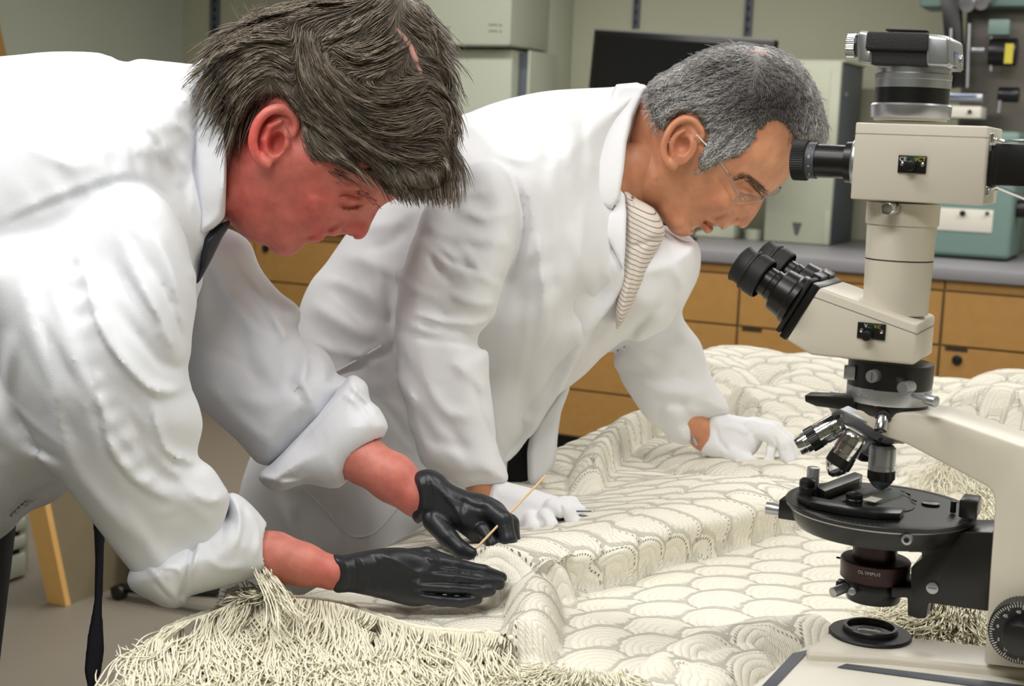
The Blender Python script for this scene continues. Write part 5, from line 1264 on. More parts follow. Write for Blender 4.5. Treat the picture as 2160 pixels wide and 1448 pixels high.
for g in g2:
    for k in range(2): gr.append(([(x+r_.normal(0, 8), y+r_.normal(0, 8)) for x, y in g], r_.uniform(2, 4)*(1 if k else -1), r_.uniform(4, 7)))
relief(cv, gr, [], 30)
def dn(x, y):
    u = (x-1600)/46; v = (y-118-(x-1600)*.35)/17
    return 1-.7*np.exp(-(u*u+v*v))
path, tint = strands(cv, hp2, g2, 8600, 27, 4.5, 1, D2, 4, curl=.4, jit=.34, steps=6, dens=dn)
Vh, Fh = ribbons(path, .00033, D2)
xr, yr = path[:, 0, 0], path[:, 0, 1]
grey = np.clip(.80-.62*np.exp(-(((xr-1590)/85)**2+((yr-205)/75)**2))-.45*np.exp(-(((xr-1670)/50)**2+((yr-230)/70)**2))-.3*np.exp(-(((xr-1500)/60)**2+((yr-140)/28)**2))+.15*(yr > 290), 0, 1)
t_h = np.repeat(np.clip(grey*(.30+.95*tint), 0, 1), path.shape[1]*3)
Vc, Fc = cv.mesh(2); nc_ = len(Vc)
pr_, tr_ = rim_strands(Vc, Fc, g2, 1900, 22, 4, 78, steps=6)
Vr, Fr = ribbons(pr_, .00030, D2); Fh = np.concatenate([Fh, Fr+len(Vh)]); Vh = np.concatenate([Vh, Vr]); t_h = np.concatenate([t_h, np.repeat(np.clip(.5*(.3+.95*tr_), 0, 1), 18)])
hair2 = mesh_obj('hair', np.concatenate([L2W(Vc, D2), Vh]), np.concatenate([Fc[:, ::-1], Fh+nc_]), 'hair2', M2, smooth=True)
gc = np.clip(.62-.5*np.exp(-(((Vc[:, 0]-1590)/85)**2+((Vc[:, 1]-205)/75)**2))-.35*np.exp(-(((Vc[:, 0]-1670)/50)**2+((Vc[:, 1]-230)/70)**2)), 0, 1)
paint(hair2, np.concatenate([gc*.8, t_h]))
# thin crown: scalp just under the sparse hair
pv = Vol((1540, 85, -175), (1700, 180, 0), 3.4, D2)
fm = front_map(cv)[1]; q = []
for x_, y_, rr in ((1562, 116, 5), (1585, 113, 9), (1608, 118, 11), (1628, 128, 10), (1646, 142, 7), (1655, 155, 4)):
    z_ = samp(cv, fm, np.array([x_]), np.array([y_]))[0]
    if not np.isnan(z_): q.append((x_, y_, z_+2.5, rr))
pv.cap(q, 6, flat=.3); o, Vp, _ = vol_obj(pv, 'bare_crown', mat('pale scalp', (190, 150, 138), .55), M2)
bw = c2([(1010, 920), (1070, 900), (1130, 940), (1190, 1000)])
pth, _ = strands(hv, c2([(1000, 930), (1010, 905), (1080, 892), (1140, 925), (1200, 985), (1195, 1010), (1160, 1005), (1110, 960), (1060, 925)]), [bw], 190, 16, 2, 1, D2, 8, back=False, steps=5)
Vb, Fb = ribbons(pth, .0002, D2); mesh_obj('eyebrow', Vb, Fb, mat('greying brow', (98, 80, 72), .6), M2, smooth=True)
# ---- glasses worn by him
zs = lambda x, y: (hv.front(x, y) or 0)
gl = empty('glasses', (0, 0, 0)); gl.parent = M2; gl.location = -M2.location; gl['label'] = 'rimless glasses with a thin silver temple'
def LP(x, y, z): return L2W([(x, y, z)], D2)[0]
tp = [(1468, 284, zs(1468, 284)-6), (1512, 329, zs(1512, 329)-6), (1535, 365, zs(1535, 365)-7), (1552, 400, zs(1552, 400)-14), (1572, 424, -96)]
Bm().tube([LP(*p_) for p_ in tp], [.0009, .0009, .0008, .0008, .0010], 8).build('temple', 'chrome', gl)
def lens(cx, cy_, rx, ry, rot, z, name):
    ca, sa = math.cos(math.radians(rot)), math.sin(math.radians(rot)); N = 36; v = []
    for i in range(N):
        a = 2*math.pi*i/N; u = math.copysign(abs(math.cos(a))**.8, math.cos(a))*rx; w_ = math.copysign(abs(math.sin(a))**.8, math.sin(a))*ry
        v.append(LP(cx+u*ca-w_*sa, cy_+u*sa+w_*ca, z+u*.9))
    b = Bm(); b.prism(v, (FW*.0012)); o = b.build(name, 'glass', gl)
    Bm().tube(v+[v[0]], .00035, 6).build('rim', 'satin', o)
lens(1580, 418, 34, 9.5, -6, -62, 'lens'); lens(1632, 404, 16, 8, -38, -8, 'lens')
Bm().tube([LP(1606, 421, -36), LP(1613, 415, -20), LP(1619, 412, -12)], .0009).build('bridge', 'satin', gl)
for x_, y_ in ((1646, 396), (1612, 420)): Bm().cyl(LP(x_, y_, -14), LP(x_, y_, -8), .0014, n=12).build('hinge_screw', 'chrome', gl)

# ---- coat
ov = Vol((380, 150, -500), (1600, 1330, 520), 6.6, D2)
trunk = [(632, 650), (655, 595), (688, 555), (740, 480), (800, 400), (870, 320), (950, 258), (1040, 218), (1140, 194), (1225, 187), (1290, 184), (1340, 178), (1366, 185), (1345, 260), (1330, 360), (1350, 430), (1400, 480), (1440, 505), (1470, 510), (1476, 545), (1465, 592), (1430, 655), (1395, 700), (1290, 742), (1240, 795), (1196, 824), (1160, 856), (1116, 926), (1074, 968), (1068, 1010), (1045, 1060), (1000, 1110), (920, 1170), (860, 1290), (480, 1330), (490, 1150), (505, 1040), (524, 975), (560, 880), (610, 740)]
ov.puff(trunk, [(1340, 330, 0, 115), (1200, 360, 0, 250), (1050, 420, 10, 300), (1150, 620, 40, 270), (900, 600, 50, 270), (750, 800, 110, 280), (640, 1100, 190, 270), (1380, 560, 60, 190), (1150, 900, 100, 150)], 190, 0, 3, power=2.2)
near = [(930, 400), (985, 350), (1040, 340), (1080, 370), (1100, 430), (1098, 490), (1085, 545), (1060, 610), (1050, 640), (1040, 672), (1010, 706), (1012, 736), (1030, 742), (1032, 800), (1040, 860), (1046, 930), (1072, 1000), (1064, 1022), (1020, 1030), (976, 1030), (935, 1012), (895, 985), (880, 955), (866, 900), (850, 840), (838, 770), (826, 700), (826, 640), (844, 570), (862, 510), (890, 440)]
ov.puff(near, [(1010, 430, -230, 110), (970, 600, -300, 112), (935, 720, -315, 105), (945, 860, -320, 90), (1000, 990, -325, 72)], 62, 7, 3)
far = [(1270, 560), (1340, 480), (1420, 480), (1472, 515), (1478, 560), (1467, 600), (1438, 658), (1460, 700), (1478, 725), (1490, 772), (1512, 815), (1534, 850), (1536, 872), (1500, 884), (1470, 905), (1456, 938), (1425, 935), (1395, 912), (1362, 882), (1330, 835), (1308, 800), (1286, 752), (1270, 680)]
ov.puff(far, [(1370, 560, 210, 105), (1385, 690, 265, 100), (1400, 800, 275, 88), (1450, 900, 285, 62)], 80, 24, 3)
relief(ov, [
    ([(1078, 368), (1104, 430), (1106, 500), (1094, 550), (1075, 590)], -14, 9), ([(1088, 366), (1116, 430), (1118, 500), (1105, 560)], 6, 10),
    ([(905, 400), (868, 520), (836, 630), (826, 720)], -8, 9), 
    ([(905, 520), (950, 560), (1010, 580), (1060, 600)], 10, 12, 1), ([(900, 480), (950, 500), (1020, 510), (1080, 520)], 8, 12), ([(905, 530), (925, 575), (960, 600)], -7, 8),
    ([(850, 700), (900, 712), (960, 725), (1010, 730)], -9, 8), ([(860, 660), (930, 680), (1000, 690), (1040, 668)], 11, 12, -1), ([(950, 620), (1000, 640), (1045, 640)], 9, 10), ([(900, 820), (940, 870), (1000, 880)], 7, 14), ([(870, 860), (920, 930), (1000, 950)], -6, 14), ([(950, 760), (1000, 800), (1025, 830)], 6, 12), ([(905, 985), (950, 1004), (1060, 1002)], -5, 9),
    ([(950, 400), (990, 410), (1030, 400)], 7, 10), ([(960, 440), (1020, 460), (1080, 450)], 7, 10), ([(940, 350), (960, 400), (950, 460)], -7, 10),
    ([(720, 540), (800, 560), (860, 600)], 8, 16), ([(700, 600), (760, 660), (830, 690)], -10, 18), ([(650, 640), (720, 680), (800, 720)], 10, 18), ([(760, 480), (830, 470), (880, 430)], 8, 16), ([(780, 530), (830, 510), (860, 480)], -7, 12),
    ([(700, 800), (750, 770), (830, 730)], -6, 9), ([(705, 790), (755, 758), (832, 716)], 5, 8), ([(770, 820), (830, 880), (880, 950)], -6, 9),
    ([(1130, 560), (1150, 700), (1130, 850)], 8, 22), ([(1230, 560), (1220, 680), (1240, 780)], 9, 18), ([(1090, 760), (1100, 900), (1060, 980)], -8, 20), ([(1200, 470), (1230, 560), (1260, 640)], 7, 16), ([(1120, 240), (1150, 300), (1160, 360)], -6, 14), ([(1190, 230), (1205, 290), (1195, 360)], 6, 12), ([(1240, 200), (1230, 280), (1232, 340)], -5, 9), ([(1080, 230), (1130, 290), (1150, 300)], 5, 12),
    ([(1395, 640), (1345, 690), (1296, 745), (1240, 795), (1198, 830)], -16, 10), ([(1080, 990), (1130, 930), (1170, 860), (1200, 820)], -10, 9), ([(1110, 930), (1150, 880), (1180, 835)], 7, 12),
    ([(1340, 720), (1400, 740), (1460, 720)], 8, 12), ([(1320, 770), (1390, 800), (1470, 790)], -7, 12), ([(1350, 820), (1420, 830), (1500, 820)], 7, 14), ([(1400, 880), (1430, 860), (1480, 870)], 5, 10), ([(1420, 560), (1440, 610), (1430, 650)], 6, 10), ([(1400, 840), (1390, 880), (1410, 920)], -5, 8),
    ([(560, 1000), (600, 1100), (590, 1250)], 9, 26), ([(700, 1040), (720, 1150), (700, 1260)], -8, 22)],
    [], 90)
relief(ov, wrinkles([([(900, 480), (980, 520), (1060, 560)], 45), ([(860, 620), (940, 660), (1030, 660)], 40), ([(870, 760), (920, 850), (980, 960)], 45), ([(700, 560), (780, 620), (830, 720)], 50), ([(650, 700), (740, 760), (830, 800)], 50), ([(1140, 420), (1150, 600), (1120, 800)], 60), ([(1230, 450), (1240, 600), (1220, 740)], 50), ([(1340, 700), (1420, 740), (1470, 800)], 40), ([(1380, 820), (1440, 850), (1490, 860)], 30), ([(600, 980), (640, 1100), (660, 1250)], 60), ([(1000, 240), (1080, 300), (1180, 320)], 50), ([(780, 420), (860, 380), (930, 330)], 40)], 110, 32), [], 90)
fmv = front_map(ov)[1]
coat2, _, _ = vol_obj(ov, 'lab_coat', 'coat2', M2, 1)
# patch pocket on the skirt: stitched edges
def on_mesh(vol, pts, off, n=5):
    fm = front_map(vol)[1]; q = smooth_poly(pts, n, False) if n > 1 else np.array(pts, float); out = []
    for x_, y_ in q:
        z_ = samp(vol, fm, np.array([x_]), np.array([y_]))[0]
        out.append((x_, y_, 0 if np.isnan(z_) else z_-off))
    z = np.array([o_[2] for o_ in out]); z = np.convolve(np.pad(z, 2, 'edge'), np.ones(5)/5, 'valid')
    return [(a, b, c) for (a, b, _), c in zip(out, z)]
for pl_ in ([(640, 1030), (690, 1080), (740, 1130), (790, 1124), (832, 1078), (845, 1062)], [(700, 790), (755, 760), (805, 730)]):
    q = on_mesh(ov, pl_, 3, 4); Bm().tube([L2W([p_], D2)[0] for p_ in q], .0016, 6).build('pocket_seam', 'coat2', M2)
# front panels: the near one laps over, the far one hangs behind it
pv = Vol((1020, 430, -420), (1340, 1020, 260), 5, D2)
def on_front(pts, off, R, vol=ov):
    out = []
    for x_, y_, o_ in pts:
        z_ = samp(vol, fmv, np.array([x_]), np.array([y_]))[0]
        out.append((x_, y_, (0 if np.isnan(z_) else z_)+off+o_, R))
    return out
pv.puff([(1240, 500), (1290, 520), (1319, 578), (1297, 640), (1247, 704), (1178, 828), (1152, 860), (1114, 927), (1072, 976), (1050, 960), (1060, 860), (1110, 740), (1170, 600)],
    on_front([(1290, 560, 0), (1275, 620, 0), (1235, 690, 0), (1180, 790, 0), (1135, 850, 0), (1090, 930, 10), (1215, 600, 34), (1150, 740, 34), (1090, 850, 30), (1255, 530, 30), (1180, 660, 38)], 0, 11), 9, 0, 2)
relief(pv, wrinkles([([(1270, 580), (1200, 720), (1110, 880)], 24)], 12, 41), [], 30)
vol_obj(pv, 'coat_front', 'coat2', M2, 2)
pv = Vol((1080, 780, 40), (1230, 1060, 260), 5, D2)
pv.puff([(1205, 812), (1184, 870), (1176, 930), (1168, 985), (1120, 1030), (1112, 980), (1116, 926), (1150, 865), (1185, 820)], [(1150, 920, 130, 26)], 14, 0, 2)
vol_obj(pv, 'coat_front', 'coat2', M2, 2)
# notched collar: fall and lapel
kv = Vol((1210, 160, -260), (1440, 640, 60), 3.6, D2)
fm = front_map(ov)[1]
kv.puff([(1366, 186), (1345, 174), (1300, 178), (1290, 196), (1278, 250), (1258, 310), (1236, 372), (1222, 416), (1255, 428), (1290, 442), (1306, 420), (1316, 360), (1322, 300), (1335, 250)], [(1340, 190, -20, 60), (1310, 260, -95, 24), (1290, 330, -132, 13), (1255, 400, -158, 9)], 8, 0, 1)
kv.puff([(1306, 398), (1294, 442), (1276, 458), (1258, 474), (1290, 520), (1316, 574), (1320, 520), (1322, 450), (1318, 410)], [(1305, 430, -128, 10), (1285, 480, -156, 8), (1312, 560, -148, 8)], 6, 0, 1)
vol_obj(kv, 'coat_collar', 'coat2', M2, 2)
# striped shirt under it
MT['stripe'] = m = mat('striped shirt cotton', (214, 206, 196), .85); nt = m.node_tree
tc = nt.nodes.new('ShaderNodeTexCoord'); mp = nt.nodes.new('ShaderNodeMapping'); mp.inputs['Rotation'].default_value = (math.radians(18), math.radians(62), math.radians(20))
wv = nt.nodes.new('ShaderNodeTexWave'); wv.inputs['Scale'].default_value = 70; wv.bands_direction = 'X'
cr = nt.nodes.new('ShaderNodeValToRGB'); cr.color_ramp.elements[0].position = .0; cr.color_ramp.elements[0].color = srgb((130, 92, 92)); cr.color_ramp.elements[1].position = .14; cr.color_ramp.elements[1].color = srgb((216, 208, 198))
nt.links.new(tc.outputs['Object'], mp.inputs[0]); nt.links.new(mp.outputs[0], wv.inputs['Vector']); nt.links.new(wv.outputs['Fac'], cr.inputs[0]); nt.links.new(cr.outputs[0], nt.nodes['Principled BSDF'].inputs['Base Color'])
kv = Vol((1290, 390, -170), (1490, 760, 120), 4, D2)
kv.puff([(1316, 400), (1345, 420), (1380, 440), (1400, 476), (1402, 500), (1380, 540), (1360, 590), (1335, 640), (1300, 700), (1300, 600), (1306, 500), (1308, 430)], [(1345, 450, -70, 60), (1330, 560, -75, 60), (1310, 660, -90, 55)], 34, 0, 2)
relief(kv, [([(1398, 500), (1365, 512), (1322, 524)], -6, 5), ([(1345, 470), (1340, 560), (1320, 660)], -5, 5)], [], 30)
vol_obj(kv, 'striped_shirt', 'stripe', M2, 2)
kv = Vol((1290, 400, -190), (1440, 560, 0), 3.6, D2)
kv.puff([(1318, 406), (1334, 420), (1346, 444), (1340, 452), (1322, 436)], [(1332, 430, -112, 14)], 9, 0, 1)
kv.puff([(1322, 450), (1346, 440), (1378, 446), (1396, 470), (1396, 498), (1360, 512), (1322, 526)], [(1330, 480, -122, 12), (1390, 480, -92, 12)], 9, 0, 1)
vol_obj(kv, 'shirt_collar', 'stripe', M2, 2)
# ---- white gloves
gv = Vol((985, 990, -420), (1260, 1165, -230), 2.8, D2)
gv.puff([(1018, 1044), (1036, 1012), (1044, 1006), (1062, 1014), (1080, 1020), (1120, 1030), (1150, 1040), (1180, 1050), (1188, 1070), (1180, 1110), (1140, 1128), (1090, 1130), (1050, 1110), (1030, 1080), (1014, 1060)], [(1035, 1040, -328, 34), (1100, 1075, -330, 44), (1160, 1080, -335, 38)], 34, 0, 3)
T = lambda *p_: gv.cap(p_, 4.5)
T((1165, 1070, -372, 19), (1196, 1080, -378, 18), (1212, 1104, -376, 16), (1206, 1120, -368, 13))
T((1150, 1085, -350, 20), (1190, 1066, -350, 19), (1220, 1080, -352, 16), (1224, 1100, -350, 13))
T((1150, 1090, -380, 18), (1160, 1108, -390, 17), (1150, 1122, -384, 14))
T((1120, 1095, -370, 18), (1126, 1112, -384, 15), (1108, 1124, -378, 12))
T((1160, 1070, -320, 20), (1205, 1064, -322, 17), (1222, 1084, -326, 14))
relief(gv, [([(1180, 1062), (1188, 1090), (1186, 1120)], -6, 3), ([(1138, 1092), (1148, 1106), (1142, 1124)], -5, 3), ([(1105, 1100), (1098, 1112), (1100, 1124)], -4, 3), ([(1045, 1015), (1040, 1050), (1050, 1090)], 3, 5)], [], 24)
vol_obj(gv, 'glove', 'knitglove', M2, 2, label='white cotton glove holding tweezers')
gv = Vol((1455, 850, 160), (1700, 1015, 380), 2.8, D2)
gv.puff([(1477, 950), (1478, 920), (1486, 895), (1498, 874), (1515, 868), (1545, 876), (1580, 882), (1608, 892), (1612, 915), (1600, 950), (1560, 978), (1520, 972), (1490, 962)], [(1495, 915, 288, 36), (1560, 920, 285, 42)], 34, 0, 3)
T((1585, 905, 262, 21), (1620, 912, 255, 20), (1650, 935, 258, 18), (1662, 968, 264, 15), (1655, 984, 268, 12))
T((1590, 900, 290, 21), (1632, 908, 292, 19), (1662, 932, 296, 17), (1672, 962, 300, 13))
T((1600, 905, 318, 19), (1640, 915, 320, 17), (1665, 940, 322, 14), (1668, 962, 322, 12))
T((1545, 955, 262, 22), (1575, 975, 258, 18), (1600, 985, 260, 15), (1622, 990, 262, 13))
T((1625, 950, 262, 14), (1618, 975, 262, 13), (1640, 985, 266, 12))
gv.ell((1606, 953, 262), (10, 17, 30), 5, sub=True)
relief(gv, [([(1525, 905), (1545, 900), (1575, 915), (1580, 945)], 4, 6), ([(1510, 900), (1516, 930), (1540, 955)], -4, 5), ([(1600, 895), (1580, 920), (1578, 950)], -4, 5), ([(1632, 918), (1640, 945), (1636, 980)], -5, 3), ([(1652, 935), (1655, 960)], -3, 3)], [], 24)
vol_obj(gv, 'glove', 'knitglove', M2, 2, label='white cotton glove pinching the cloth')
w_ = LP(1466, 918, 268); Bm().tube([LP(1460, 905, 262), LP(1463, 925, 258), LP(1470, 938, 266)], .0022).build('wristwatch', 'satin', M2)
# tweezers
tw = Bm(); a = P(1205, 1092, 1.352); 
for dy in (-6, 5): tw.tube([P(1200, 1083+dy*.6, 1.350), P(1247, 1085+dy, 1.36)], [.0009, .0006], 8)
tw.tube([P(1168, 1078, 1.358), P(1200, 1083-3.6, 1.350)], .001, 8).tube([P(1168, 1078, 1.358), P(1200, 1083+3, 1.350)], .001, 8)
tw = tw.build('tweezers', 'slate'); tag(tw, 'thin dark tweezers held by the white glove beside the cloth', 'tweezers')
# legs
h = P(790, 1200, 1.76); hips = [(h[0]-.03, h[1]-.06, .95), (h[0]-.02, h[1]+.14, .95)]
legs('m2', hips, .085, [(hips[0][0]-.02, hips[0][1], .5), (hips[1][0], hips[1][1], .5)], [(h[0]-.06, h[1]-.06, 0), (h[0]-.06, h[1]+.16, 0)], D2, M2)
tr = Vol((1030, 880, 40), (1160, 1260, 260), 8, D2)
tr.cap([(1092, 900, 190, 40), (1088, 1000, 190, 42), (1080, 1240, 190, 42)], 0); vol_obj(tr, 'trouser_front', 'trouser', M2, 1)

# ================================================================== crocheted bedspread
m = MT['crochet'] = bpy.data.materials.new('cream crochet cotton'); m.use_nodes = True; nt = m.node_tree; b = nt.nodes['Principled BSDF']
b.inputs['Roughness'].default_value = .95; b.inputs['Specular IOR Level'].default_value = .15
def nd(t, **k):
    n = nt.nodes.new(t)
    for a, v in k.items(): setattr(n, a, v)
    return n
def mth(op, a, b_=None):
    n = nd('ShaderNodeMath', operation=op)
    for i, v in enumerate((a, b_)):
        if v is None: continue
        if isinstance(v, (int, float)): n.inputs[i].default_value = v
        else: nt.links.new(v, n.inputs[i])
    return n.outputs[0]
ar = nd('ShaderNodeAttribute', attribute_name='shell_r').outputs['Fac']; aa = nd('ShaderNodeAttribute', attribute_name='shell_a').outputs['Fac']; ae = nd('ShaderNodeAttribute', attribute_name='eyelet_shade').outputs['Fac']
RING = 6.4
ridge = mth('POWER', mth('ABSOLUTE', mth('SINE', mth('MULTIPLY', ar, math.pi/RING))), .6)
eye_r = mth('SUBTRACT', 1.0, mth('MINIMUM', 1.0, mth('ABSOLUTE', mth('DIVIDE', mth('SUBTRACT', ar, 33.4), 1.4))))
eye_a = mth('SINE', mth('MULTIPLY', aa, 1.9))
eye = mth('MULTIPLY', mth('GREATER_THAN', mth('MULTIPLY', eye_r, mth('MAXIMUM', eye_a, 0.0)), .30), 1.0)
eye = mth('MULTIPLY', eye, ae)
tc = nd('ShaderNodeTexCoord'); no = nd('ShaderNodeTexNoise'); no.inputs['Scale'].default_value = 420; no.inputs['Detail'].default_value = 4; nt.links.new(tc.outputs['Object'], no.inputs['Vector'])
n3 = nd('ShaderNodeTexNoise'); n3.inputs['Scale'].default_value = 9; n3.inputs['Detail'].default_value = 3; nt.links.new(tc.outputs['Object'], n3.inputs['Vector'])
stitch = mth('MULTIPLY', mth('SINE', mth('MULTIPLY', aa, 3.4)), .12)
hgt = mth('SUBTRACT', mth('ADD', mth('ADD', ridge, mth('MULTIPLY', no.outputs['Fac'], .7)), stitch), mth('MULTIPLY', eye, 2.0))
bp = nd('ShaderNodeBump'); bp.inputs['Strength'].default_value = .64; bp.inputs['Distance'].default_value = .0016; nt.links.new(hgt, bp.inputs['Height']); nt.links.new(bp.outputs['Normal'], b.inputs['Normal'])
mx = nd('ShaderNodeMix', data_type='RGBA'); mx.inputs[6].default_value = srgb((240, 237, 226)); mx.inputs[7].default_value = srgb((232, 226, 209)); nt.links.new(n3.outputs['Fac'], mx.inputs[0])
mx2 = nd('ShaderNodeMix', data_type='RGBA'); nt.links.new(mx.outputs[2], mx2.inputs[6]); mx2.inputs[7].default_value = srgb((92, 84, 66)); nt.links.new(mth('MULTIPLY', eye, .85), mx2.inputs[0])  # eyelets get a painted dark colour for the shade inside the holes
nt.links.new(mx2.outputs[2], b.inputs['Base Color'])
MT['yarn'] = mat('cream yarn', (244, 239, 218), .9, noise=.04, nscale=60, bump=.3, bscale=1500, spec=.15)
SH_W, SH_P, SH_R = .064, .033, .0385
def shells(s, t):
    """fish-scale shells; returns radius in mm, arc position, and the relief height"""
    R = SH_R; best = np.full(s.shape, np.nan); ang = np.zeros(s.shape); k0 = np.floor((s-R)/SH_P).astype(int)
    rr = np.full(s.shape, R); done = np.zeros(s.shape, bool)
    for dk in range(0, 5):
        k = k0+dk; cs = k*SH_P; off = (k % 2)*.5*SH_W
        j = np.round((t-off)/SH_W); ct = j*SH_W+off
        d = np.hypot(s-cs, t-ct); hit = (d < R) & ~done & (s > cs-R)
        rr = np.where(hit, d, rr); ang = np.where(hit, np.arctan2(t-ct, s-cs)*1.0, ang); done |= hit
    h = .0024*np.sqrt(np.clip(1-(rr/R)**2, 0, 1))
    return rr*1000, ang*rr*1000/1.0*.9, h
def world_line(px, z): return np.array([on_z(x, y, z)[:2] for x, y in px])
def pl_dist(X, Y, q):
    q = smooth_poly(q, 5, False); D = np.full(X.shape, 1e9); Sg = np.zeros(X.shape); T_ = np.zeros(X.shape)
    for i, (a, b_) in enumerate(zip(q[:-1], q[1:])):
        e = b_-a; L = e@e+1e-12; t = np.clip(((X-a[0])*e[0]+(Y-a[1])*e[1])/L, 0, 1)
        dx = X-a[0]-t*e[0]; dy = Y-a[1]-t*e[1]; d = np.hypot(dx, dy); mk = d < D
        D = np.where(mk, d, D); Sg = np.where(mk, np.sign(e[0]*dy-e[1]*dx), Sg); T_ = np.where(mk, (i+t)/(len(q)-1), T_)
    return D, Sg, T_
def cloth_height(X, Y):
    h = .009+.0028*np.sin(9*X+4*Y+1)+.002*np.sin(-7*X+11*Y)+.002*np.sin(23*X-9*Y+2)+.0016*np.sin(31*Y+12*X)
    calm = np.clip((-.22-X)/.08, 0, 1)+np.clip((Y-1.12)/.1, 0, 1); h = .010+(h-.010)*np.clip(calm, 0, 1)
    # upper layer folded back over the lower one, ending in a long roll
    line = world_line([(1120, 1290), (1170, 1262), (1300, 1232), (1420, 1190), (1540, 1150), (1640, 1118), (1700, 1098), (1790, 1055), (1900, 1010)], .915)
    D, Sg, T_ = pl_dist(X, Y, line); u = D*Sg
    rise = np.where(u > 0, .046*np.sqrt(np.clip(1-(1-np.clip(u, 0, .034)/.034)**2, 0, 1)), 0)
    fall = 1-.86*np.clip((u-.045)/.16, 0, 1)**1.2
    endf = np.clip((1-T_)*3.5, 0, 1)*np.clip(T_*14, 0, 1)
    h = h+rise*fall*endf
    def ridge(px, H, r, z=.93, asym=0, fade=6):
        nonlocal h
        D, Sg, T_ = pl_dist(X, Y, world_line(px, z)); rr = np.where(Sg*asym > 0, r*.45, r) if asym else r
        g = H*np.clip(1-(D/rr)**2, 0, 1)**.65*np.clip(np.minimum(T_, 1-T_)*fade+.25, 0, 1)
        h = np.maximum(h, h*.25+g) if H > 0 else h+g
    ridge([(1140, 1165), (1120, 1210), (1128, 1270), (1118, 1330), (1090, 1350)], .040, .026, .93)
    ridge([(1180, 1150), (1168, 1200), (1175, 1240)], .040, .018, .93)
    ridge([(700, 1290), (780, 1305), (860, 1325), (950, 1338), (1060, 1340)], .014, .022, .92)
    ridge([(1252, 1030), (1262, 985), (1300, 938), (1350, 905), (1420, 900)], .050, .034, .93, -1)
    ridge([(1120, 1005), (1210, 955), (1300, 905), (1385, 872)], .024, .05, .92)
    ridge([(1225, 1112), (1270, 1095), (1288, 1070), (1270, 1040)], .022, .018, .92)
    ridge([(1390, 930), (1460, 950), (1540, 1000), (1640, 1010), (1720, 990)], .034, .075, .92)
    ridge([(1420, 860), (1500, 815), (1570, 805), (1660, 826), (1800, 812)], .085, .13, .93)
    ridge([(1530, 870), (1640, 862), (1760, 822), (1850, 800)], .060, .10, .93, 1)
    ridge([(1860, 850), (1960, 850), (2060, 860), (2110, 880)], .065, .11, .93)
    ridge([(2090, 900), (2160, 860), (2300, 850)], .075, .10, .93)
    ridge([(1560, 900), (1700, 905), (1900, 930), (2100, 1000)], .030, .12, .92)
    ridge([(1330, 1470), (1400, 1405), (1480, 1362), (1580, 1336), (1680, 1322), (1790, 1310)], .034, .028, .93)
    ridge([(1420, 1470), (1480, 1415), (1560, 1380), (1620, 1366)], .026, .026, .93)
    ridge([(1860, 1320), (1940, 1315), (2050, 1325), (2200, 1350)], .014, .035, .92)
    return h
gx = np.concatenate([np.arange(-.735, -.08, .0024), np.arange(-.08, .12, .004), np.arange(.12, .74, .010)])
gy = np.concatenate([np.arange(.66, 1.30, .0023), np.arange(1.30, 1.75, .0034), np.arange(1.75, 2.535, .0062)])
X, Y = np.meshgrid(gx, gy, indexing='ij'); Hh = cloth_height(X, Y)
ca, sa = math.cos(math.radians(118)), math.sin(math.radians(118))
# cloth coordinates follow the surface, so folds carry the pattern round with them
gxx = np.gradient(Hh, axis=0)/np.gradient(X, axis=0); gyy = np.gradient(Hh, axis=1)/np.gradient(Y, axis=1)
AX_ = np.cumsum(np.sqrt(1+np.clip(gxx, -2.2, 2.2)**2)*np.gradient(X, axis=0), axis=0); AY_ = np.cumsum(np.sqrt(1+np.clip(gyy, -2.2, 2.2)**2)*np.gradient(Y, axis=1), axis=1)
AX_ = X+.35*(AX_-AX_[:1]-(X-X[:1])); AY_ = Y+.35*(AY_-AY_[:, :1]-(Y-Y[:, :1]))
line = world_line([(1120, 1290), (1170, 1262), (1300, 1232), (1420, 1190), (1540, 1150), (1640, 1118), (1700, 1098), (1790, 1055), (1900, 1010)], .915)
D, Sg, T_ = pl_dist(X, Y, line); up_l = Sg > 0
c_low = (math.cos(math.radians(150)), math.sin(math.radians(150))); c_up = (math.cos(math.radians(112)), math.sin(math.radians(112)))
wob = .004*np.sin(14*X+9*Y)
s_ = np.where(up_l, c_up[0]*AX_+c_up[1]*AY_, c_low[0]*AX_+c_low[1]*AY_)+wob; t_ = np.where(up_l, -c_up[1]*AX_+c_up[0]*AY_, -c_low[1]*AX_+c_low[0]*AY_)+wob
r_mm, arc, sh = shells(s_, t_)
Z = TZ+Hh+sh
edge = -.690+.03*np.clip((Y-1.3)/.3, -1, 0)*-1; edge = np.where(Y > 1.6, -.705, -.652-.05*np.clip((Y-1.0)/.5, 0, 1)); out = np.clip((edge-X)/.03, 0, 1); hang = np.clip((Y-1.50)/.2, 0, 1); Z = Z*(1-out)+out*(TZ+.0012); Z = Z-out**1.3*.16*hang; Xo = np.where(X < edge-.03, (edge-.03)+(X-(edge-.03))*hang, X)-out*.006*hang
ofar = np.clip((Y-2.50)/.035, 0, 1); Z = Z-ofar**1.5*.15
ud = D*Sg; bul = .017*np.sin(math.pi*np.clip(ud/.030, 0, 1))*np.clip((1-T_)*3.5, 0, 1)*np.clip(T_*14, 0, 1)*(ud < .03)
gxu = np.gradient(ud, axis=0)/np.gradient(X, axis=0); gyu = np.gradient(ud, axis=1)/np.gradient(Y, axis=1); gn = np.hypot(gxu, gyu)+1e-6
Xo = Xo-bul*gxu/gn; Yo = Y-bul*gyu/gn
V = np.stack([Xo, Yo, Z], 2).reshape(-1, 3); nx, ny = X.shape
ii = (np.arange(nx-1)[:, None]*ny+np.arange(ny-1)[None]).ravel()
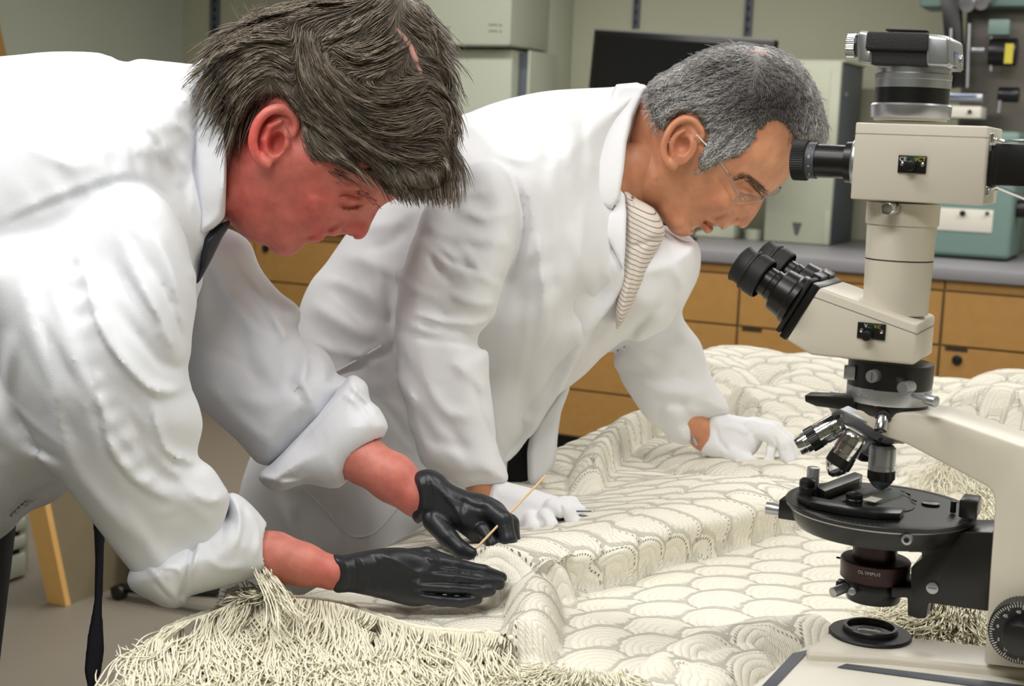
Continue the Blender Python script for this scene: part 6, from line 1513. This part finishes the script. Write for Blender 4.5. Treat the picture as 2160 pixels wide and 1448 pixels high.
F = np.stack([ii, ii+ny, ii+ny+1, ii+1], 1)
bed = empty('bedspread', (0, 1.5, TZ), 'cream crocheted bedspread with shell pattern and fringe spread over the table', 'bedspread')
cl = mesh_obj('cloth', V, F, 'crochet', bed, smooth=True)
paint(cl, r_mm.ravel(), 'shell_r'); paint(cl, arc.ravel(), 'shell_a')
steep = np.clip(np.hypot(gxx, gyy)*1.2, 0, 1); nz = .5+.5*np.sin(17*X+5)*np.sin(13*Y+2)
paint(cl, np.clip(.25*nz+steep+.45*(up_l & (D < .11)), 0, 1).ravel(), 'eyelet_shade')
# ---- fringe
def hcl(px, py, extra):
    """world point over the cloth under a picture direction"""
    z = TZ+.02
    for _ in range(3):
        p = on_z(px, py, z); z = TZ+float(cloth_height(np.array([[p[0]]]), np.array([[p[1]]]))[0, 0])+extra
    return on_z(px, py, z)
def yarns(line, n, length, dirs, h0, h1, seed, wig=9, sp=0, seg=15, w=.00085, curl=1.0):
    r_ = np.random.default_rng(seed); q = smooth_poly(line, 6, False); cum = np.concatenate([[0], np.cumsum(np.linalg.norm(np.diff(q, axis=0), axis=1))])
    ux = r_.uniform(0, cum[-1], n); sx = np.interp(ux, cum, q[:, 0])+r_.normal(0, sp, n); sy = np.interp(ux, cum, q[:, 1])+r_.normal(0, sp, n)
    dq = smooth_poly(dirs, 6, False); da = np.radians(np.interp(ux/cum[-1], np.linspace(0, 1, len(dirs)), [d[0] for d in dirs])); 
    lock = np.floor(ux/24+r_.uniform(-.3, .3, n)); rl = np.random.default_rng(seed+1); la = {k: (rl.normal(0, .20), rl.uniform(0, 6.28), rl.uniform(.7, 1.25)) for k in np.unique(lock)}
    a0 = da+np.array([la[k][0] for k in lock])+r_.normal(0, .07, n); ph = np.array([la[k][1] for k in lock])+r_.normal(0, .3, n); L = length*np.array([la[k][2] for k in lock])*r_.uniform(.6, 1.1, n)
    tt = np.linspace(0, 1, seg); step = L/(seg-1)
    x = np.zeros((n, seg)); y = np.zeros((n, seg)); x[:, 0] = sx; y[:, 0] = sy; end = r_.normal(0, 1.5, n)*curl; fr = r_.uniform(5, 10, n)
    for i in range(1, seg):
        a_ = a0+.55*np.sin(ph+tt[i]*fr)*tt[i]**.5*wig/9+end*max(0, tt[i]-.55)*2.2
        x[:, i] = x[:, i-1]+np.cos(a_)*step; y[:, i] = y[:, i-1]+np.sin(a_)*step
    lay = r_.uniform(0, 1, n)
    hh = (h0*(.35+.65*lay))[:, None]*(1-tt[None])**.8+(h1*(.15+lay))[:, None]+.003*np.sin(ph[:, None]+tt[None]*14)
    # picture directions -> points at height hh over the table
    zz = np.full(x.shape, TZ+.02); rz = FW[2]+(x-1080)/FPX*RT[2]-(y-724)/FPX*UP[2]
    for it in range(4):
        d = (zz-CAM[2])/rz; Wx = CAM[0]+d*(FW[0]+(x-1080)/FPX*RT[0]-(y-724)/FPX*UP[0]); Wy = CAM[1]+d*(FW[1]+(x-1080)/FPX*RT[1]-(y-724)/FPX*UP[1])
        base = cloth_height(Wx, Wy)*np.clip((Wx+.75)/.03, 0, 1); zz = .5*(zz if it else TZ+.003+np.maximum(base, 0)+hh)+.5*(TZ+.003+np.maximum(base, 0)+hh)
        zz = zz-np.clip((-.71-Wx)/.05, 0, 1)*.03
    d = (zz-CAM[2])/rz; W = np.stack([CAM[0]+d*(FW[0]+(x-1080)/FPX*RT[0]-(y-724)/FPX*UP[0]), CAM[1]+d*(FW[1]+(x-1080)/FPX*RT[1]-(y-724)/FPX*UP[1]), zz], 2)
    prof = np.ones(seg); prof[-1] = .5
    return tubes_world(W, w, 3, prof)
def add_fringe(name, parts_):
    Vs, Fs, k = [], [], 0
    for v, f in parts_: Vs.append(v); Fs.append(f+k); k += len(v)
    mesh_obj(name, np.concatenate(Vs), np.concatenate(Fs), 'yarn', bed, smooth=True, kind='stuff')
hem = [(352, 1330), (385, 1312), (440, 1294), (500, 1272), (560, 1264), (640, 1264), (720, 1276), (800, 1302), (880, 1326), (960, 1334), (1040, 1340), (1080, 1350)]
add_fringe('fringe', [yarns(hem, 1200, 205, [(125,), (118,), (108,), (100,), (94,), (90,), (90,), (86,), (84,), (84,), (80,)], .012, .0035, 11, wig=18, seg=20, w=.0007),
    yarns([(x-4, y+36) for x, y in hem[:9]], 620, 175, [(125,), (118,), (104,), (94,), (90,), (84,)], .008, .003, 12, wig=16, seg=20, w=.0007),
    yarns([(x-14, y+82) for x, y in hem[:8]], 330, 140, [(125,), (112,), (102,), (92,), (84,)], .007, .002, 13, wig=13, seg=20, w=.00062),
    yarns([(640, 1400), (760, 1395), (860, 1380), (960, 1372)], 170, 90, [(95,), (80,), (60,)], .008, .003, 15, wig=16, curl=1.8, w=.00062, seg=20)])
add_fringe('fringe', [yarns([(1050, 1440), (1130, 1412), (1200, 1418), (1320, 1425)], 260, 110, [(170,), (140,), (40,)], .004, .002, 16, wig=14, sp=8, w=.0006, seg=18),
    yarns([(1880, 1322), (1940, 1290), (2000, 1285), (2080, 1300)], 360, 90, [(200,), (150,), (100,), (60,)], .012, .005, 17, wig=16, sp=14, w=.0006, seg=18),
    yarns([(1960, 1280), (2070, 1290)], 150, 70, [(250,), (290,)], .014, .008, 18, wig=18, sp=10, w=.0006), yarns([(1900, 1330), (2080, 1372)], 160, 60, [(100,), (80,)], .004, .002, 19, wig=14, sp=10, w=.0006),
    yarns([(1960, 990), (2010, 970), (2060, 990), (2085, 1080)], 150, 85, [(120,), (100,), (70,), (80,)], .008, .003, 20, wig=16, sp=16, w=.0006)])
# tuft of yarn standing up against the cuff
add_fringe('fringe_tuft', [yarns([(534, 1194), (556, 1196), (568, 1204)], 110, 110, [(80,), (66,), (54,)], .004, .034, 21, wig=4, sp=4, curl=.25, w=.0006),
    yarns([(548, 1240), (566, 1262)], 60, 85, [(200,), (185,)], .006, .016, 22, wig=6, sp=3, curl=.5, w=.0006)])
# braided edging above the fringe
for ln, rad in ((hem, .0018),):
    q = smooth_poly(ln, 8, False); W = [hcl(x, y-3, .004) for x, y in q]; bd = Bm(); bd.tube(W, [rad*(1+.25*math.sin(i*2.4)) for i in range(len(W))], 10); bd.build('braided_edging', 'yarn', bed, angle=180)
